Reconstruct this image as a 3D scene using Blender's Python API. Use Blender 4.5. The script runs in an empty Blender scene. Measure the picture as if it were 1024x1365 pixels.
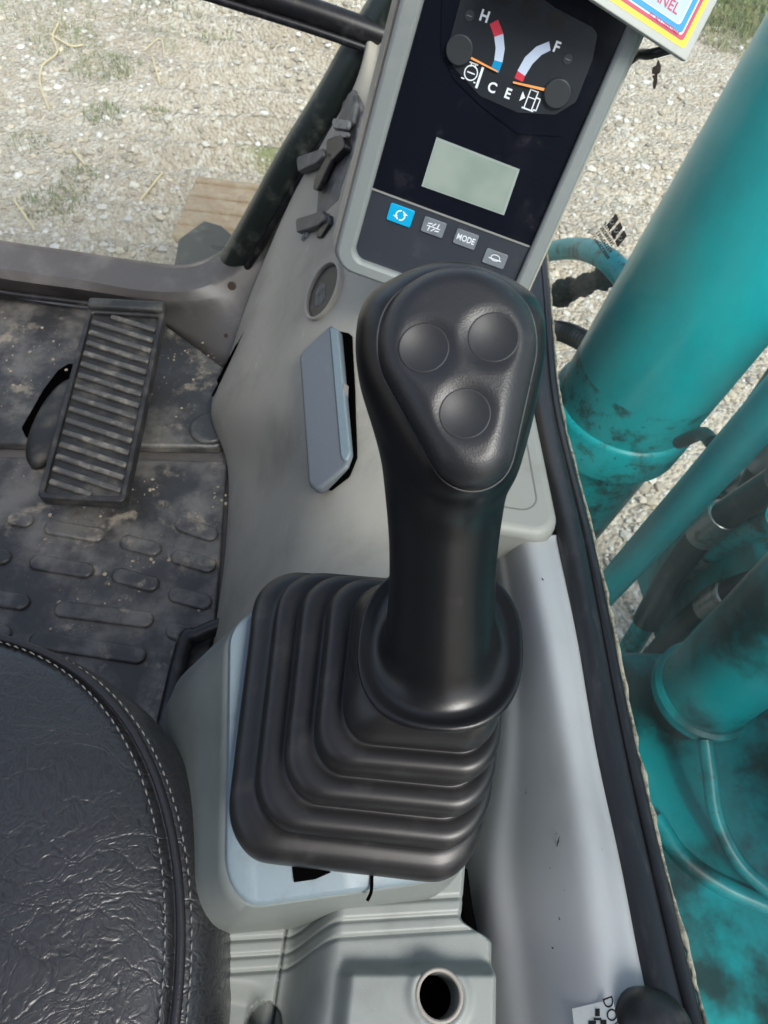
import bpy, math, random
import numpy as np
from mathutils import Matrix, Vector
rng = np.random.default_rng(7); random.seed(7)
S = bpy.context.scene
COL = S.collection
A = np.array
# ------------------------------------------------------------------ camera
FP = 986.0; ROLL = math.radians(7); PIT = math.radians(55)
AX = A([1, 0, 0.]); FW = A([0, math.cos(PIT), -math.sin(PIT)]); UP = A([0, math.sin(PIT), math.cos(PIT)])
CAM = A([0, 0, 1.0])
cr = math.cos(ROLL)*AX + math.sin(ROLL)*UP; cu = -math.sin(ROLL)*AX + math.cos(ROLL)*UP
cd = bpy.data.cameras.new('camera'); cam = bpy.data.objects.new('camera', cd); COL.objects.link(cam)
cam.matrix_world = Matrix(((cr[0], cu[0], -FW[0], CAM[0]), (cr[1], cu[1], -FW[1], CAM[1]), (cr[2], cu[2], -FW[2], CAM[2]), (0, 0, 0, 1)))
cd.sensor_fit = 'VERTICAL'; cd.sensor_height = 36; cd.lens = FP/1365*36
cd.clip_start = 0.02; cd.clip_end = 400
cd.dof.use_dof = True; cd.dof.focus_distance = 0.46; cd.dof.aperture_fstop = 24
S.camera = cam
# ------------------------------------------------------------------ sky, sun, exposure
SUN_EL = math.radians(52); SUN_AZ = math.radians(148)      # azimuth clockwise from +y
w = bpy.data.worlds.new('World'); S.world = w; w.use_nodes = True
nt = w.node_tree; bg = nt.nodes['Background']
sky = nt.nodes.new('ShaderNodeTexSky'); sky.sky_type = 'NISHITA'; sky.sun_disc = False
sky.sun_elevation = SUN_EL; sky.sun_rotation = SUN_AZ; sky.air_density = 1.0; sky.dust_density = 3.0
hs = nt.nodes.new('ShaderNodeHueSaturation'); hs.inputs['Saturation'].default_value = 0.7
nt.links.new(sky.outputs[0], hs.inputs['Color']); nt.links.new(hs.outputs[0], bg.inputs['Color'])
bg.inputs['Strength'].default_value = 0.13
sd = bpy.data.lights.new('sun', 'SUN'); sd.energy = 1.5; sd.angle = math.radians(18); sd.color = (1, .98, .94)
so = bpy.data.objects.new('sun', sd); COL.objects.link(so)
sdir = Vector((math.sin(SUN_AZ)*math.cos(SUN_EL), math.cos(SUN_AZ)*math.cos(SUN_EL), math.sin(SUN_EL)))
so.rotation_euler = sdir.to_track_quat('Z', 'Y').to_euler(); so.location = (3, -2, 4)
S.view_settings.view_transform = 'Standard'; S.view_settings.look = 'None'
S.view_settings.exposure = 1.28; S.view_settings.gamma = 1
# ------------------------------------------------------------------ measuring rays: photograph pixel -> point on a real plane
def ray(px, py):
    u = (px-512)/FP; v = (py-682.5)/FP
    return u*cr - v*cu + FW
def PT(px, py, t): return CAM + t*ray(px, py)
def PZ(px, py, z): D = ray(px, py); return CAM + D*((z-CAM[2])/D[2])
def PX(px, py, x): D = ray(px, py); return CAM + D*((x-CAM[0])/D[0])
def PY(px, py, y): D = ray(px, py); return CAM + D*((y-CAM[1])/D[1])
def PP(px, py, o, n): D = ray(px, py); return CAM + D*(((A(o)-CAM)@n)/(D@n))
def nrm(v): v = A(v, float); return v/np.linalg.norm(v)
# ------------------------------------------------------------------ materials
MATS = {}
def mat(name, col, rough=.5, metal=0, spec=.5, var=None, var2=None, bump=None, bump2=None, rvar=0, coat=0, aniso=None):
    """var = (colour, scale, lo, hi, detail[, stretch]); bump = (scale, strength, distance, kind[, stretch])"""
    m = bpy.data.materials.new(name); m.use_nodes = True; n = m.node_tree; L = n.links
    b = n.nodes['Principled BSDF']
    b.inputs['Roughness'].default_value = rough; b.inputs['Metallic'].default_value = metal
    b.inputs['Specular IOR Level'].default_value = spec; b.inputs['Coat Weight'].default_value = coat
    b.inputs['Coat Roughness'].default_value = .15
    geo = n.nodes.new('ShaderNodeNewGeometry')
    def coords(st):
        if not st: return geo.outputs['Position']
        mp = n.nodes.new('ShaderNodeMapping'); mp.inputs['Scale'].default_value = st
        L.new(geo.outputs['Position'], mp.inputs['Vector']); return mp.outputs[0]
    cur = None
    def layer(cur, v):
        st = v[5] if len(v) > 5 else None
        t = n.nodes.new('ShaderNodeTexNoise'); t.inputs['Scale'].default_value = v[1]; t.inputs['Detail'].default_value = v[4]
        t.inputs['Roughness'].default_value = .62
        L.new(coords(st), t.inputs['Vector'])
        r = n.nodes.new('ShaderNodeMapRange'); r.inputs['From Min'].default_value = v[2]; r.inputs['From Max'].default_value = v[3]
        r.interpolation_type = 'SMOOTHSTEP'
        L.new(t.outputs['Fac'], r.inputs['Value'])
        x = n.nodes.new('ShaderNodeMix'); x.data_type = 'RGBA'
        L.new(r.outputs[0], x.inputs['Factor'])
        if cur is None: x.inputs['A'].default_value = (*col, 1)
        else: L.new(cur, x.inputs['A'])
        x.inputs['B'].default_value = (*v[0], 1)
        return x.outputs['Result'], r.outputs[0]
    f = None
    if var: cur, f = layer(cur, var)
    if var2: cur, f2 = layer(cur, var2); f = f2
    if cur is None: b.inputs['Base Color'].default_value = (*col, 1)
    else: L.new(cur, b.inputs['Base Color'])
    if rvar and f is not None:
        q = n.nodes.new('ShaderNodeMath'); q.operation = 'MULTIPLY_ADD'; q.inputs[1].default_value = rvar; q.inputs[2].default_value = rough
        q.use_clamp = True; L.new(f, q.inputs[0]); L.new(q.outputs[0], b.inputs['Roughness'])
    prev = None
    for bp in (bump, bump2):
        if not bp: continue
        st = bp[4] if len(bp) > 4 else None
        if bp[3] == 'noise':
            t = n.nodes.new('ShaderNodeTexNoise'); t.inputs['Detail'].default_value = 3; out = 'Fac'
        else:
            t = n.nodes.new('ShaderNodeTexVoronoi'); out = 'Distance'
            if bp[3] == 'edge': t.feature = 'DISTANCE_TO_EDGE'
        t.inputs['Scale'].default_value = bp[0]
        L.new(coords(st), t.inputs['Vector'])
        bn = n.nodes.new('ShaderNodeBump'); bn.inputs['Strength'].default_value = bp[1]; bn.inputs['Distance'].default_value = bp[2]
        L.new(t.outputs[out], bn.inputs['Height'])
        if prev: L.new(prev, bn.inputs['Normal'])
        prev = bn.outputs[0]
    if prev: L.new(prev, b.inputs['Normal'])
    MATS[name] = m; return m
dust = (.33, .29, .22)
GRIP = mat('black_grip_plastic', (.006, .0064, .0075), .32, spec=.38, bump=(1500, .15, .0003, 'noise'), var=((.03, .03, .03), 60, .6, .9, 6), rvar=.1)
FACE = mat('black_pebbled_plastic', (.014, .0148, .0175), .4, bump=(1500, .14, .0004, 'voro'), var=((.035, .035, .036), 90, .58, .85, 6))
BTN = mat('black_button_rubber', (.017, .018, .021), .5, spec=.45, bump=(1800, .2, .0002, 'noise'))
BOOT = mat('black_boot_rubber', (.010, .010, .011), .38, spec=.42, var=((.03, .029, .027), 45, .5, .85, 8), var2=((.09, .082, .07), 200, .68, .85, 6), rvar=.25, bump=(1200, .15, .0003, 'noise'))
CONS = mat('warm_grey_console_plastic', (.38, .352, .30), .5, var=((.26, .238, .20), 6, .42, .75, 8), var2=((.47, .455, .42), 90, .63, .74, 10, (1, .22, .6)), rvar=.1, bump=(1500, .35, .0004, 'noise'))
CONSD = mat('grey_bezel_plastic', (.25, .25, .235), .5, var=((.2, .195, .18), 14, .45, .8, 8), bump=(1500, .35, .0004, 'noise'))
BEZ = mat('cool_grey_bezel', (.21, .225, .225), .5, var=((.27, .27, .25), 25, .5, .8, 8), bump=(2500, .15, .0002, 'noise'))
POD = mat('green_grey_pod_plastic', (.15, .168, .160), .45, var=((.11, .122, .116), 10, .45, .75, 8), var2=((.18, .19, .17), 40, .62, .85, 8), bump=(1500, .35, .0004, 'noise'))
RIM = mat('pale_blue_grey_plastic', (.165, .215, .245), .45, var=((.125, .155, .17), 60, .5, .8, 8), bump=(1500, .35, .0004, 'noise'))
PADL = mat('blue_grey_paddle_plastic', (.115, .128, .146), .45, var=((.15, .165, .18), 60, .55, .85, 8), bump=(2200, .3, .0003, 'noise'))
SILL = mat('pale_lilac_painted_metal', (.37, .372, .388), .4, var=((.31, .31, .32), 8, .45, .75, 8, (2, .4, 1)), var2=((.22, .21, .2), 90, .675, .74, 6, (1, .4, 1)), rvar=.15)
SEAL = mat('black_rubber_seal', (.012, .012, .015), .38, var=((.05, .05, .055), 30, .5, .85, 8, (3, .3, 3)), rvar=.2)
BEAD = mat('beige_sealant', (.33, .30, .235), .8, var=((.12, .11, .09), 120, .45, .65, 6), bump=(300, .8, .002, 'noise'))
MATR = mat('black_rubber_mat', (.042, .043, .045), .36, var=((.16, .154, .143), 11, .42, .66, 14), var2=((.30, .265, .21), 23, .56, .72, 15), rvar=.4, bump=(160, .4, .002, 'noise'))
PEDR = mat('worn_pedal_rubber', (.025, .026, .027), .42, var=((.12, .112, .098), 25, .45, .8, 10), rvar=.35, bump=(700, .4, .0008, 'noise'))
RIBM = mat('dusty_pedal_rib', (.085, .083, .078), .45, var=((.25, .23, .195), 40, .45, .7, 10), bump=(700, .4, .0008, 'noise'))
FRAMEG = mat('brown_grey_cab_metal', (.10, .093, .09), .4, var=((.16, .15, .145), 9, .45, .7, 8), var2=((.16, .085, .05), 22, .66, .78, 10), rvar=.25)
PILL = mat('dark_green_black_pillar', (.014, .020, .018), .36, var=((.14, .145, .125), 24, .48, .80, 12), rvar=.3)
BLACK = mat('plain_black_plastic', (.012, .012, .014), .38, var=((.075, .072, .068), 38, .5, .78, 10), bump=(900, .2, .0004, 'noise'))
RECESS_SHADE = mat('recess_shade_black', (.0015, .0015, .0015), .9, spec=0)  # near-black without sheen, stands in for shade inside gaps and slots
CLIP = mat('dusty_black_bracket', (.05, .05, .055), .4, var=((.16, .155, .155), 45, .38, .68, 8), rvar=.2)
CLIPL = mat('worn_grey_bracket', (.22, .215, .215), .45, var=((.10, .1, .1), 70, .45, .7, 8))
TEAL = mat('teal_machine_paint', (.0, .42, .46), .3, var=((.003, .33, .36), 5, .4, .75, 8), var2=((.03, .05, .045), 60, .70, .82, 10), rvar=.2, coat=.25)
TEALD = mat('greasy_teal_paint', (.0, .38, .41), .4, var=((.012, .07, .066), 22, .46, .68, 12), var2=((.02, .022, .02), 90, .58, .72, 10), rvar=.2)
TEAL_SHADE = mat('grimy_shaded_teal', (.0, .27, .29), .35, var=((.004, .03, .03), 5, .42, .62, 12), var2=((.05, .05, .04), 60, .62, .75, 10), rvar=.2)  # darker base and blotches paint the shade over the deck, plus grime
HOSE = mat('black_hose_rubber', (.014, .015, .015), .35, var=((.09, .085, .075), 30, .55, .8, 8), rvar=.3)
STEEL = mat('dull_steel', (.42, .42, .41), .3, metal=.85, var=((.2, .19, .17), 40, .5, .7, 8))
GUNK = mat('dried_black_mud', (.03, .03, .027), .8, var=((.1, .095, .08), 60, .5, .7, 10), bump=(90, .9, .01, 'noise'))
SCR = mat('black_display_glass', (.006, .007, .012), .12, spec=.5, var=((.035, .03, .04), 22, .55, .85, 6), rvar=.25)
SCR2 = mat('smoked_gauge_plate', (.022, .025, .031), .25)
PANB = mat('dark_blue_key_panel', (.03, .034, .046), .4, var=((.05, .05, .06), 40, .5, .8, 6), rvar=.1)
LCD = mat('grey_green_lcd', (.235, .285, .25), .18, var=((.29, .33, .30), 20, .4, .7, 2))
LCDF = mat('lcd_edge', (.30, .34, .32), .3)
KEYG = mat('grey_key', (.16, .175, .20), .45, var=((.12, .13, .14), 120, .45, .7, 5))
CYAN = mat('cyan_key', (.0, .34, .62), .4)
WHITE = mat('white_print', (.72, .74, .78), .5)
GWHITE = mat('gauge_white', (.50, .56, .70), .4)
RED = mat('gauge_red', (.55, .035, .06), .4)
BLUE = mat('gauge_blue', (.0, .24, .50), .4)
ORNG = mat('needle_orange', (.85, .33, .10), .4)
HUBM = mat('needle_hub_black', (.024, .026, .03), .45)
DIMP = mat('unlit_lamp', (.012, .012, .014), .3)
PLATE = mat('placard_grey', (.42, .42, .40), .45, var=((.33, .33, .31), 30, .5, .8, 6))
PYEL = mat('placard_yellow', (.78, .60, .06), .45)
PRED = mat('placard_red', (.50, .06, .12), .45)
PBLU = mat('placard_blue', (.03, .27, .68), .45)
PPAL = mat('placard_pale_blue', (.42, .50, .60), .45, var=((.36, .43, .50), 40, .45, .7, 5))
PAPER = mat('sticker_paper', (.62, .64, .62), .6, var=((.5, .51, .48), 90, .5, .7, 6))
INK = mat('black_ink', (.008, .008, .008), .6)
THREAD = mat('pale_thread', (.145, .145, .138), .8)
STRAW = mat('dry_straw', (.58, .48, .28), .7)
SMEARB = mat('smear_brown', (.035, .018, .01), .7)
SHOE = mat('tan_mud_on_track', (.46, .32, .20), .9, var=((.55, .43, .29), 20, .4, .7, 10), bump=(60, .8, .01, 'noise'))
STEP = mat('dark_step_metal', (.045, .045, .04), .6, var=((.16, .15, .12), 20, .5, .75, 10))
CRUMB = mat('dry_soil_crumbs', (.38, .33, .25), .9)
GRASS = mat('grass_blades', (.12, .16, .05), .6, var=((.25, .24, .10), 8, .4, .7, 3))
# leather with creases
def leather():
    m = bpy.data.materials.new('black_creased_leather'); m.use_nodes = True; n = m.node_tree; L = n.links; b = n.nodes['Principled BSDF']
    b.inputs['Roughness'].default_value = .35; b.inputs['Coat Weight'].default_value = .35; b.inputs['Coat Roughness'].default_value = .5; b.inputs['Specular IOR Level'].default_value = .6
    geo = n.nodes.new('ShaderNodeNewGeometry')
    ns = n.nodes.new('ShaderNodeTexNoise'); ns.inputs['Scale'].default_value = 14; ns.inputs['Detail'].default_value = 4; L.new(geo.outputs['Position'], ns.inputs['Vector'])
    sc = n.nodes.new('ShaderNodeVectorMath'); sc.operation = 'SCALE'; sc.inputs['Scale'].default_value = .09; L.new(ns.outputs['Color'], sc.inputs[0])
    ad = n.nodes.new('ShaderNodeVectorMath'); L.new(geo.outputs['Position'], ad.inputs[0]); L.new(sc.outputs[0], ad.inputs[1])
    prev = None; heights = []
    for scale, stren, dist, st, hi in ((26, .28, .0012, (1, 2.3, 1), .07), (85, .24, .0008, (1.4, 1, 1), .14), (230, .2, .0004, (1, 1.2, 1), .3), (650, .22, .0003, (1, 1, 1), .5)):
        mp = n.nodes.new('ShaderNodeMapping'); mp.inputs['Scale'].default_value = st; mp.inputs['Rotation'].default_value = (0, 0, .5 if scale < 30 else 0)
        L.new(ad.outputs[0], mp.inputs['Vector'])
        v = n.nodes.new('ShaderNodeTexVoronoi'); v.feature = 'DISTANCE_TO_EDGE'; v.inputs['Scale'].default_value = scale; L.new(mp.outputs[0], v.inputs['Vector'])
        r = n.nodes.new('ShaderNodeMapRange'); r.inputs['From Max'].default_value = hi; r.interpolation_type = 'SMOOTHSTEP'; L.new(v.outputs['Distance'], r.inputs['Value'])
        heights.append(r.outputs[0])
        bn = n.nodes.new('ShaderNodeBump'); bn.inputs['Strength'].default_value = stren; bn.inputs['Distance'].default_value = dist
        L.new(r.outputs[0], bn.inputs['Height'])
        if prev: L.new(prev, bn.inputs['Normal'])
        prev = bn.outputs[0]
    L.new(prev, b.inputs['Normal'])
    x = n.nodes.new('ShaderNodeMix'); x.data_type = 'RGBA'; x.inputs['A'].default_value = (.017, .018, .020, 1); x.inputs['B'].default_value = (.0095, .0102, .0117, 1)
    L.new(heights[2], x.inputs['Factor']); L.new(x.outputs['Result'], b.inputs['Base Color'])
    return m
LEATH = leather()
LEATHP = mat('black_leather_piping', (.012, .012, .014), .42, bump=(500, .4, .0006, 'edge'))
def glass(name, dcol, damt, dmax, rough):
    m = bpy.data.materials.new(name); m.use_nodes = True; n = m.node_tree; L = n.links; n.nodes.clear()
    out = n.nodes.new('ShaderNodeOutputMaterial'); tr = n.nodes.new('ShaderNodeBsdfTransparent'); tr.inputs['Color'].default_value = (.93, .965, .955, 1)
    gl = n.nodes.new('ShaderNodeBsdfGlossy'); gl.inputs['Roughness'].default_value = rough
    lw = n.nodes.new('ShaderNodeLayerWeight'); pw = n.nodes.new('ShaderNodeMath'); pw.operation = 'POWER'; pw.inputs[1].default_value = 4.5; L.new(lw.outputs['Facing'], pw.inputs[0])
    fr = n.nodes.new('ShaderNodeMath'); fr.operation = 'MULTIPLY_ADD'; fr.inputs[1].default_value = .03; fr.inputs[2].default_value = .010; L.new(pw.outputs[0], fr.inputs[0])
    m1 = n.nodes.new('ShaderNodeMixShader'); L.new(fr.outputs[0], m1.inputs[0]); L.new(tr.outputs[0], m1.inputs[1]); L.new(gl.outputs[0], m1.inputs[2])
    df = n.nodes.new('ShaderNodeBsdfDiffuse'); df.inputs['Color'].default_value = (*dcol, 1)
    geo = n.nodes.new('ShaderNodeNewGeometry')
    t = n.nodes.new('ShaderNodeTexNoise'); t.inputs['Scale'].default_value = 7; t.inputs['Detail'].default_value = 10; t.inputs['Roughness'].default_value = .7
    L.new(geo.outputs['Position'], t.inputs['Vector'])
    r = n.nodes.new('ShaderNodeMapRange'); r.inputs['From Min'].default_value = .35; r.inputs['From Max'].default_value = .8; r.inputs['To Min'].default_value = damt; r.inputs['To Max'].default_value = dmax
    L.new(t.outputs['Fac'], r.inputs['Value'])
    m2 = n.nodes.new('ShaderNodeMixShader'); L.new(r.outputs[0], m2.inputs[0]); L.new(m1.outputs[0], m2.inputs[1]); L.new(df.outputs[0], m2.inputs[2])
    L.new(m2.outputs[0], out.inputs['Surface']); return m
GLASSR = glass('dusty_side_glass', (.40, .48, .45), .03, .16, .02)
GLASSF = glass('dusty_front_glass', (.5, .48, .43), .07, .22, .02)
# ------------------------------------------------------------------ mesh helpers
def newmesh(name, v, f, m, smooth=True):
    me = bpy.data.meshes.new(name); v = np.ascontiguousarray(v, dtype=np.float32)
    f = [tuple(q) for q in f] if not isinstance(f, np.ndarray) else f
    tot = np.fromiter((len(q) for q in f), dtype=np.int32, count=len(f)); idx = np.concatenate([np.asarray(q, dtype=np.int32) for q in f]) if not isinstance(f, np.ndarray) else f.astype(np.int32).ravel()
    me.vertices.add(len(v)); me.vertices.foreach_set('co', v.ravel()); me.loops.add(len(idx)); me.loops.foreach_set('vertex_index', idx)
    me.polygons.add(len(tot)); me.polygons.foreach_set('loop_start', np.concatenate([[0], np.cumsum(tot)[:-1]]).astype(np.int32)); me.update(calc_edges=True); me.validate()
    me.materials.append(m)
    me.polygons.foreach_set('use_smooth', [bool(smooth)]*len(me.polygons))
    return me
def tag(o, label, cat, group=None, kind=None):
    if label: o['label'] = label
    if cat: o['category'] = cat
    if group: o['group'] = group
    if kind: o['kind'] = kind
    return o
def thing(name, loc, label, cat, group=None):
    o = bpy.data.objects.new(name, None); COL.objects.link(o); o.location = tuple(loc); o.empty_display_size = .02
    o['wl'] = 0; del o['wl']
    tag(o, label, cat, group); WL[o.name] = A(loc, float); return o
WL = {}
def link(name, me, c, parent=None, M=None):
    o = bpy.data.objects.new(name, me); COL.objects.link(o)
    c = A(c, float); off = WL[parent.name] if parent is not None else A([0, 0, 0.])
    if M is not None:
        o.matrix_local = Matrix.Translation(tuple(c-off)) @ M
    else: o.location = tuple(c-off)
    if parent is not None: o.parent = parent
    WL[o.name] = c; return o
def obj(name, v, f, m, parent=None, smooth=True, autos=None):
    v = A(v, float); c = (v.min(0)+v.max(0))/2
    me = newmesh(name, v-c, f, m, smooth)
    if autos is not None: me.set_sharp_from_angle(angle=math.radians(autos))
    return link(name, me, c, parent)
def bevel(o, wd, seg=2):
    b = o.modifiers.new('bevel', 'BEVEL'); b.width = wd; b.segments = seg; b.limit_method = 'ANGLE'; b.angle_limit = math.radians(40); return o
def loft(rings, cap0=True, cap1=True, closed=True):
    n = len(rings[0]); v = np.concatenate(rings); f = []
    for i in range(len(rings)-1):
        for j in range(n if closed else n-1):
            k = (j+1) % n
            f.append((i*n+j, i*n+k, (i+1)*n+k, (i+1)*n+j))
    if closed and cap0: f.append(tuple(range(n-1, -1, -1)))
    if closed and cap1: f.append(tuple((len(rings)-1)*n+j for j in range(n)))
    return v, f
def catmull(P, n):
    P = A(P, float); m = len(P); out = []
    E = np.vstack([2*P[0]-P[1], P, 2*P[-1]-P[-2]])
    for t in np.linspace(0, m-1, n):
        i = min(int(t), m-2); x = t-i; a, b, c, d_ = E[i], E[i+1], E[i+2], E[i+3]
        out.append(.5*((2*b)+(c-a)*x+(2*a-5*b+4*c-d_)*x*x+(3*b-a-3*c+d_)*x**3))
    return A(out)
def tubemesh(path, r, n=12, fl=1.0, up=None):
    path = A(path, float); r = np.broadcast_to(A(r, float), (len(path),)); T = np.gradient(path, axis=0); T /= np.linalg.norm(T, axis=1)[:, None]
    ref = A(up if up is not None else ([0, 0, 1.] if abs(T[0][2]) < .9 else [1., 0, 0])); rings = []
    nv = ref-(ref@T[0])*T[0]; nv /= np.linalg.norm(nv)
    for i in range(len(path)):
        nv = nv-(nv@T[i])*T[i]; nv /= np.linalg.norm(nv); b = np.cross(T[i], nv)
        a = np.linspace(0, 2*np.pi, n, endpoint=False)
        rings.append(path[i]+r[i]*(np.cos(a)[:, None]*nv*fl+np.sin(a)[:, None]*b))
    return loft(rings)
def tube(name, path, r, m, parent=None, n=14, smooth_n=None, fl=1.0, up=None):
    if smooth_n: path = catmull(path, smooth_n)
    v, f = tubemesh(path, r, n, fl, up); return obj(name, v, f, m, parent, autos=50)
class Fr:
    def __init__(s, o, ex, ey): s.o = A(o, float); s.ex = nrm(ex); ey = A(ey, float)-(A(ey)@s.ex)*s.ex; s.ey = nrm(ey); s.ez = np.cross(s.ex, s.ey)
    def w(s, u, v, z=0): return s.o+u*s.ex+v*s.ey+z*s.ez
    def uv(s, px, py, z=0): p = PP(px, py, s.o+z*s.ez, s.ez)-s.o; return (p@s.ex, p@s.ey)
def roundpoly(P, r, k=6):
    P = [A(p, float) for p in P]; n = len(P); out = []
    rr = r if hasattr(r, '__len__') else [r]*n
    for i in range(n):
        a, b, c = P[i-1], P[i], P[(i+1) % n]; u = nrm(a-b); w_ = nrm(c-b); ang = math.acos(max(-1, min(1, u@w_)))
        if rr[i] <= 0 or ang > 3.1: out.append(b); continue
        t = min(rr[i]/math.tan(ang/2), .49*np.linalg.norm(a-b), .49*np.linalg.norm(c-b)); r_ = t*math.tan(ang/2)
        cen = b+nrm(u+w_)*(r_/math.sin(ang/2)); p0 = b+u*t-cen; p1 = b+w_*t-cen
        for q in np.linspace(0, 1, k):
            p = p0*(1-q)+p1*q; out.append(cen+nrm(p)*r_)
    return out
def prism(name, fr, P, z0, z1, m, parent=None, bev=0, seg=2, smooth=False):
    P = A(P, float); ar = 0
    for i in range(len(P)): ar += P[i-1][0]*P[i][1]-P[i][0]*P[i-1][1]
    if ar < 0: P = P[::-1]
    r0 = A([fr.w(p[0], p[1], z0) for p in P]); r1 = A([fr.w(p[0], p[1], z1) for p in P])
    v, f = loft([r0, r1]); o = obj(name, v, f, m, parent, smooth=True, autos=35)
    if bev: bevel(o, bev, seg)
    return o
def circ(u, v, r, n=24, ry=None): return [(u+r*math.cos(a), v+(ry or r)*math.sin(a)) for a in np.linspace(0, 2*math.pi, n, endpoint=False)]
def ringprism(name, fr, P, Q, z0, z1, m, parent=None, bev=0):
    """frame between outline P and inner outline Q (same count)"""
    rs = [A([fr.w(*p, z) for p in X]) for X, z in ((P, z0), (P, z1), (Q, z1), (Q, z0))]
    v, f = loft(rs+[rs[0]], False, False); o = obj(name, v, f, m, parent, autos=35)
    if bev: bevel(o, bev)
    return o
def box(name, c, size, m, parent=None, bev=.002, fr=None, seg=2):
    sx, sy, sz = A(size)/2; fr = fr or Fr(c, (1, 0, 0), (0, 1, 0)); fr = Fr(c, fr.ex, fr.ey)
    return prism(name, fr, [(-sx, -sy), (sx, -sy), (sx, sy), (-sx, sy)], -sz, sz, m, parent, bev, seg)
def grid(P, m, name, parent=None, thick=0):
    n, k = P.shape[:2]; v = P.reshape(-1, 3); f = []
    for i in range(n-1):
        for j in range(k-1): f.append((i*k+j, i*k+j+1, (i+1)*k+j+1, (i+1)*k+j))
    o = obj(name, v, f, m, parent)
    if thick:
        s = o.modifiers.new('solid', 'SOLIDIFY'); s.thickness = thick; s.offset = 0
    return o
def bicubic(ctrl, nr, nc):
    c = A(ctrl, float); a = np.stack([catmull(c[:, j], nr) for j in range(c.shape[1])], 1)
    return np.stack([catmull(a[i], nc) for i in range(nr)], 0)
def text(name, s, fr, u, v, size, m, parent, z=.0006, align='CENTER', bold=0, sx=1.0, ext=.00008, rot=0):
    cu_ = bpy.data.curves.new(name, 'FONT'); cu_.body = s; cu_.size = size; cu_.align_x = align; cu_.align_y = 'CENTER'; cu_.extrude = ext; cu_.offset = bold; cu_.resolution_u = 3
    o = bpy.data.objects.new(name, cu_); COL.objects.link(o)
    me = bpy.data.meshes.new_from_object(o.evaluated_get(bpy.context.evaluated_depsgraph_get())); bpy.data.objects.remove(o)
    me.materials.clear(); me.materials.append(m)
    R = Matrix((tuple(fr.ex), tuple(fr.ey), tuple(fr.ez))).transposed().to_4x4() @ Matrix.Rotation(rot, 4, 'Z') @ Matrix.Diagonal((sx, 1, 1, 1))
    return link(name, me, fr.w(u, v, z), parent, R)
# signed-distance surface (naive surface nets)
def sdfmesh(fn, lo, hi, h):
    lo = A(lo, float); n = np.ceil((A(hi)-lo)/h).astype(int)+1
    g = np.stack(np.meshgrid(*[lo[i]+h*np.arange(n[i]) for i in range(3)], indexing='ij'), -1)
    V = fn(g.reshape(-1, 3)).reshape(n); s = V < 0
    cnt = np.zeros(n-1, int); pos = np.zeros((*(n-1), 3)); wt = np.zeros(n-1)
    sl = lambda d_: tuple(slice(d_[i], n[i]-1+d_[i]) for i in range(3))
    cor = [(i, j, k) for i in (0, 1) for j in (0, 1) for k in (0, 1)]
    for a in cor:
        for ax in range(3):
            if a[ax]: continue
            b = list(a); b[ax] = 1; va, vb = V[sl(a)], V[sl(tuple(b))]
            x = (va < 0) != (vb < 0); t = np.where(x, va/np.where(x, va-vb, 1), 0)
            for q in range(3): pos[..., q] += np.where(x, a[q]+(t if q == ax else 0), 0)
            wt += x
    act = wt > 0; idx = -np.ones(n-1, int); idx[act] = np.arange(act.sum())
    ii = np.argwhere(act); P = lo+h*(ii+pos[act]/wt[act][:, None])
    F = []
    for ax in range(3):
        a0 = [slice(1, n[i]-1) for i in range(3)]; a0[ax] = slice(0, n[ax]-1); a1 = list(a0); a1[ax] = slice(1, n[ax])
        x = s[tuple(a0)] != s[tuple(a1)]; w_ = np.argwhere(x); fl = s[tuple(a0)][x]
        off = A([1 if i != ax else 0 for i in range(3)]); base = w_+off
        u = np.zeros(3, int); u[(ax+1) % 3] = 1; v = np.zeros(3, int); v[(ax+2) % 3] = 1
        g4 = [idx[tuple((base-d_).T)] for d_ in (u+v, v, 0*u, u)]
        q = np.stack(g4, 1); q[~fl] = q[~fl][:, ::-1]; F.append(q)
    for _ in range(3):
        e = h*.2; d0 = fn(P); G = np.stack([(fn(P+e*np.eye(3)[i])-fn(P-e*np.eye(3)[i]))/(2*e) for i in range(3)], 1)
        P = P-np.clip(d0/np.maximum((G**2).sum(1), .2), -h*.6, h*.6)[:, None]*G
    return P, np.concatenate(F)
def smin(a, b, k): q = np.clip(.5+.5*(b-a)/k, 0, 1); return b*(1-q)+a*q-k*q*(1-q)
def smax(a, b, k): return -smin(-a, -b, k)
def ucap(x, y, r1, r2, h):       # round at origin with r1, round at (0,-h) with r2
    x = np.abs(x); y = -y; b = (r1-r2)/h; a = math.sqrt(1-b*b); k = -b*x+a*0+0*y
    k = -b*x+a*y
    return np.where(k < 0, np.hypot(x, y)-r1, np.where(k > a*h, np.hypot(x, y-h)-r2, x*a+y*b-r1))
def sstep(a, b, x): t = np.clip((x-a)/(b-a), 0, 1); return t*t*(3-2*t)
def extr(d2, z, z0, z1, r):
    dz = np.abs(z-(z0+z1)/2)-(z1-z0)/2+r; d2 = d2+r
    return np.minimum(np.maximum(d2, dz), 0)+np.hypot(np.maximum(d2, 0), np.maximum(dz, 0))-r
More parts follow.
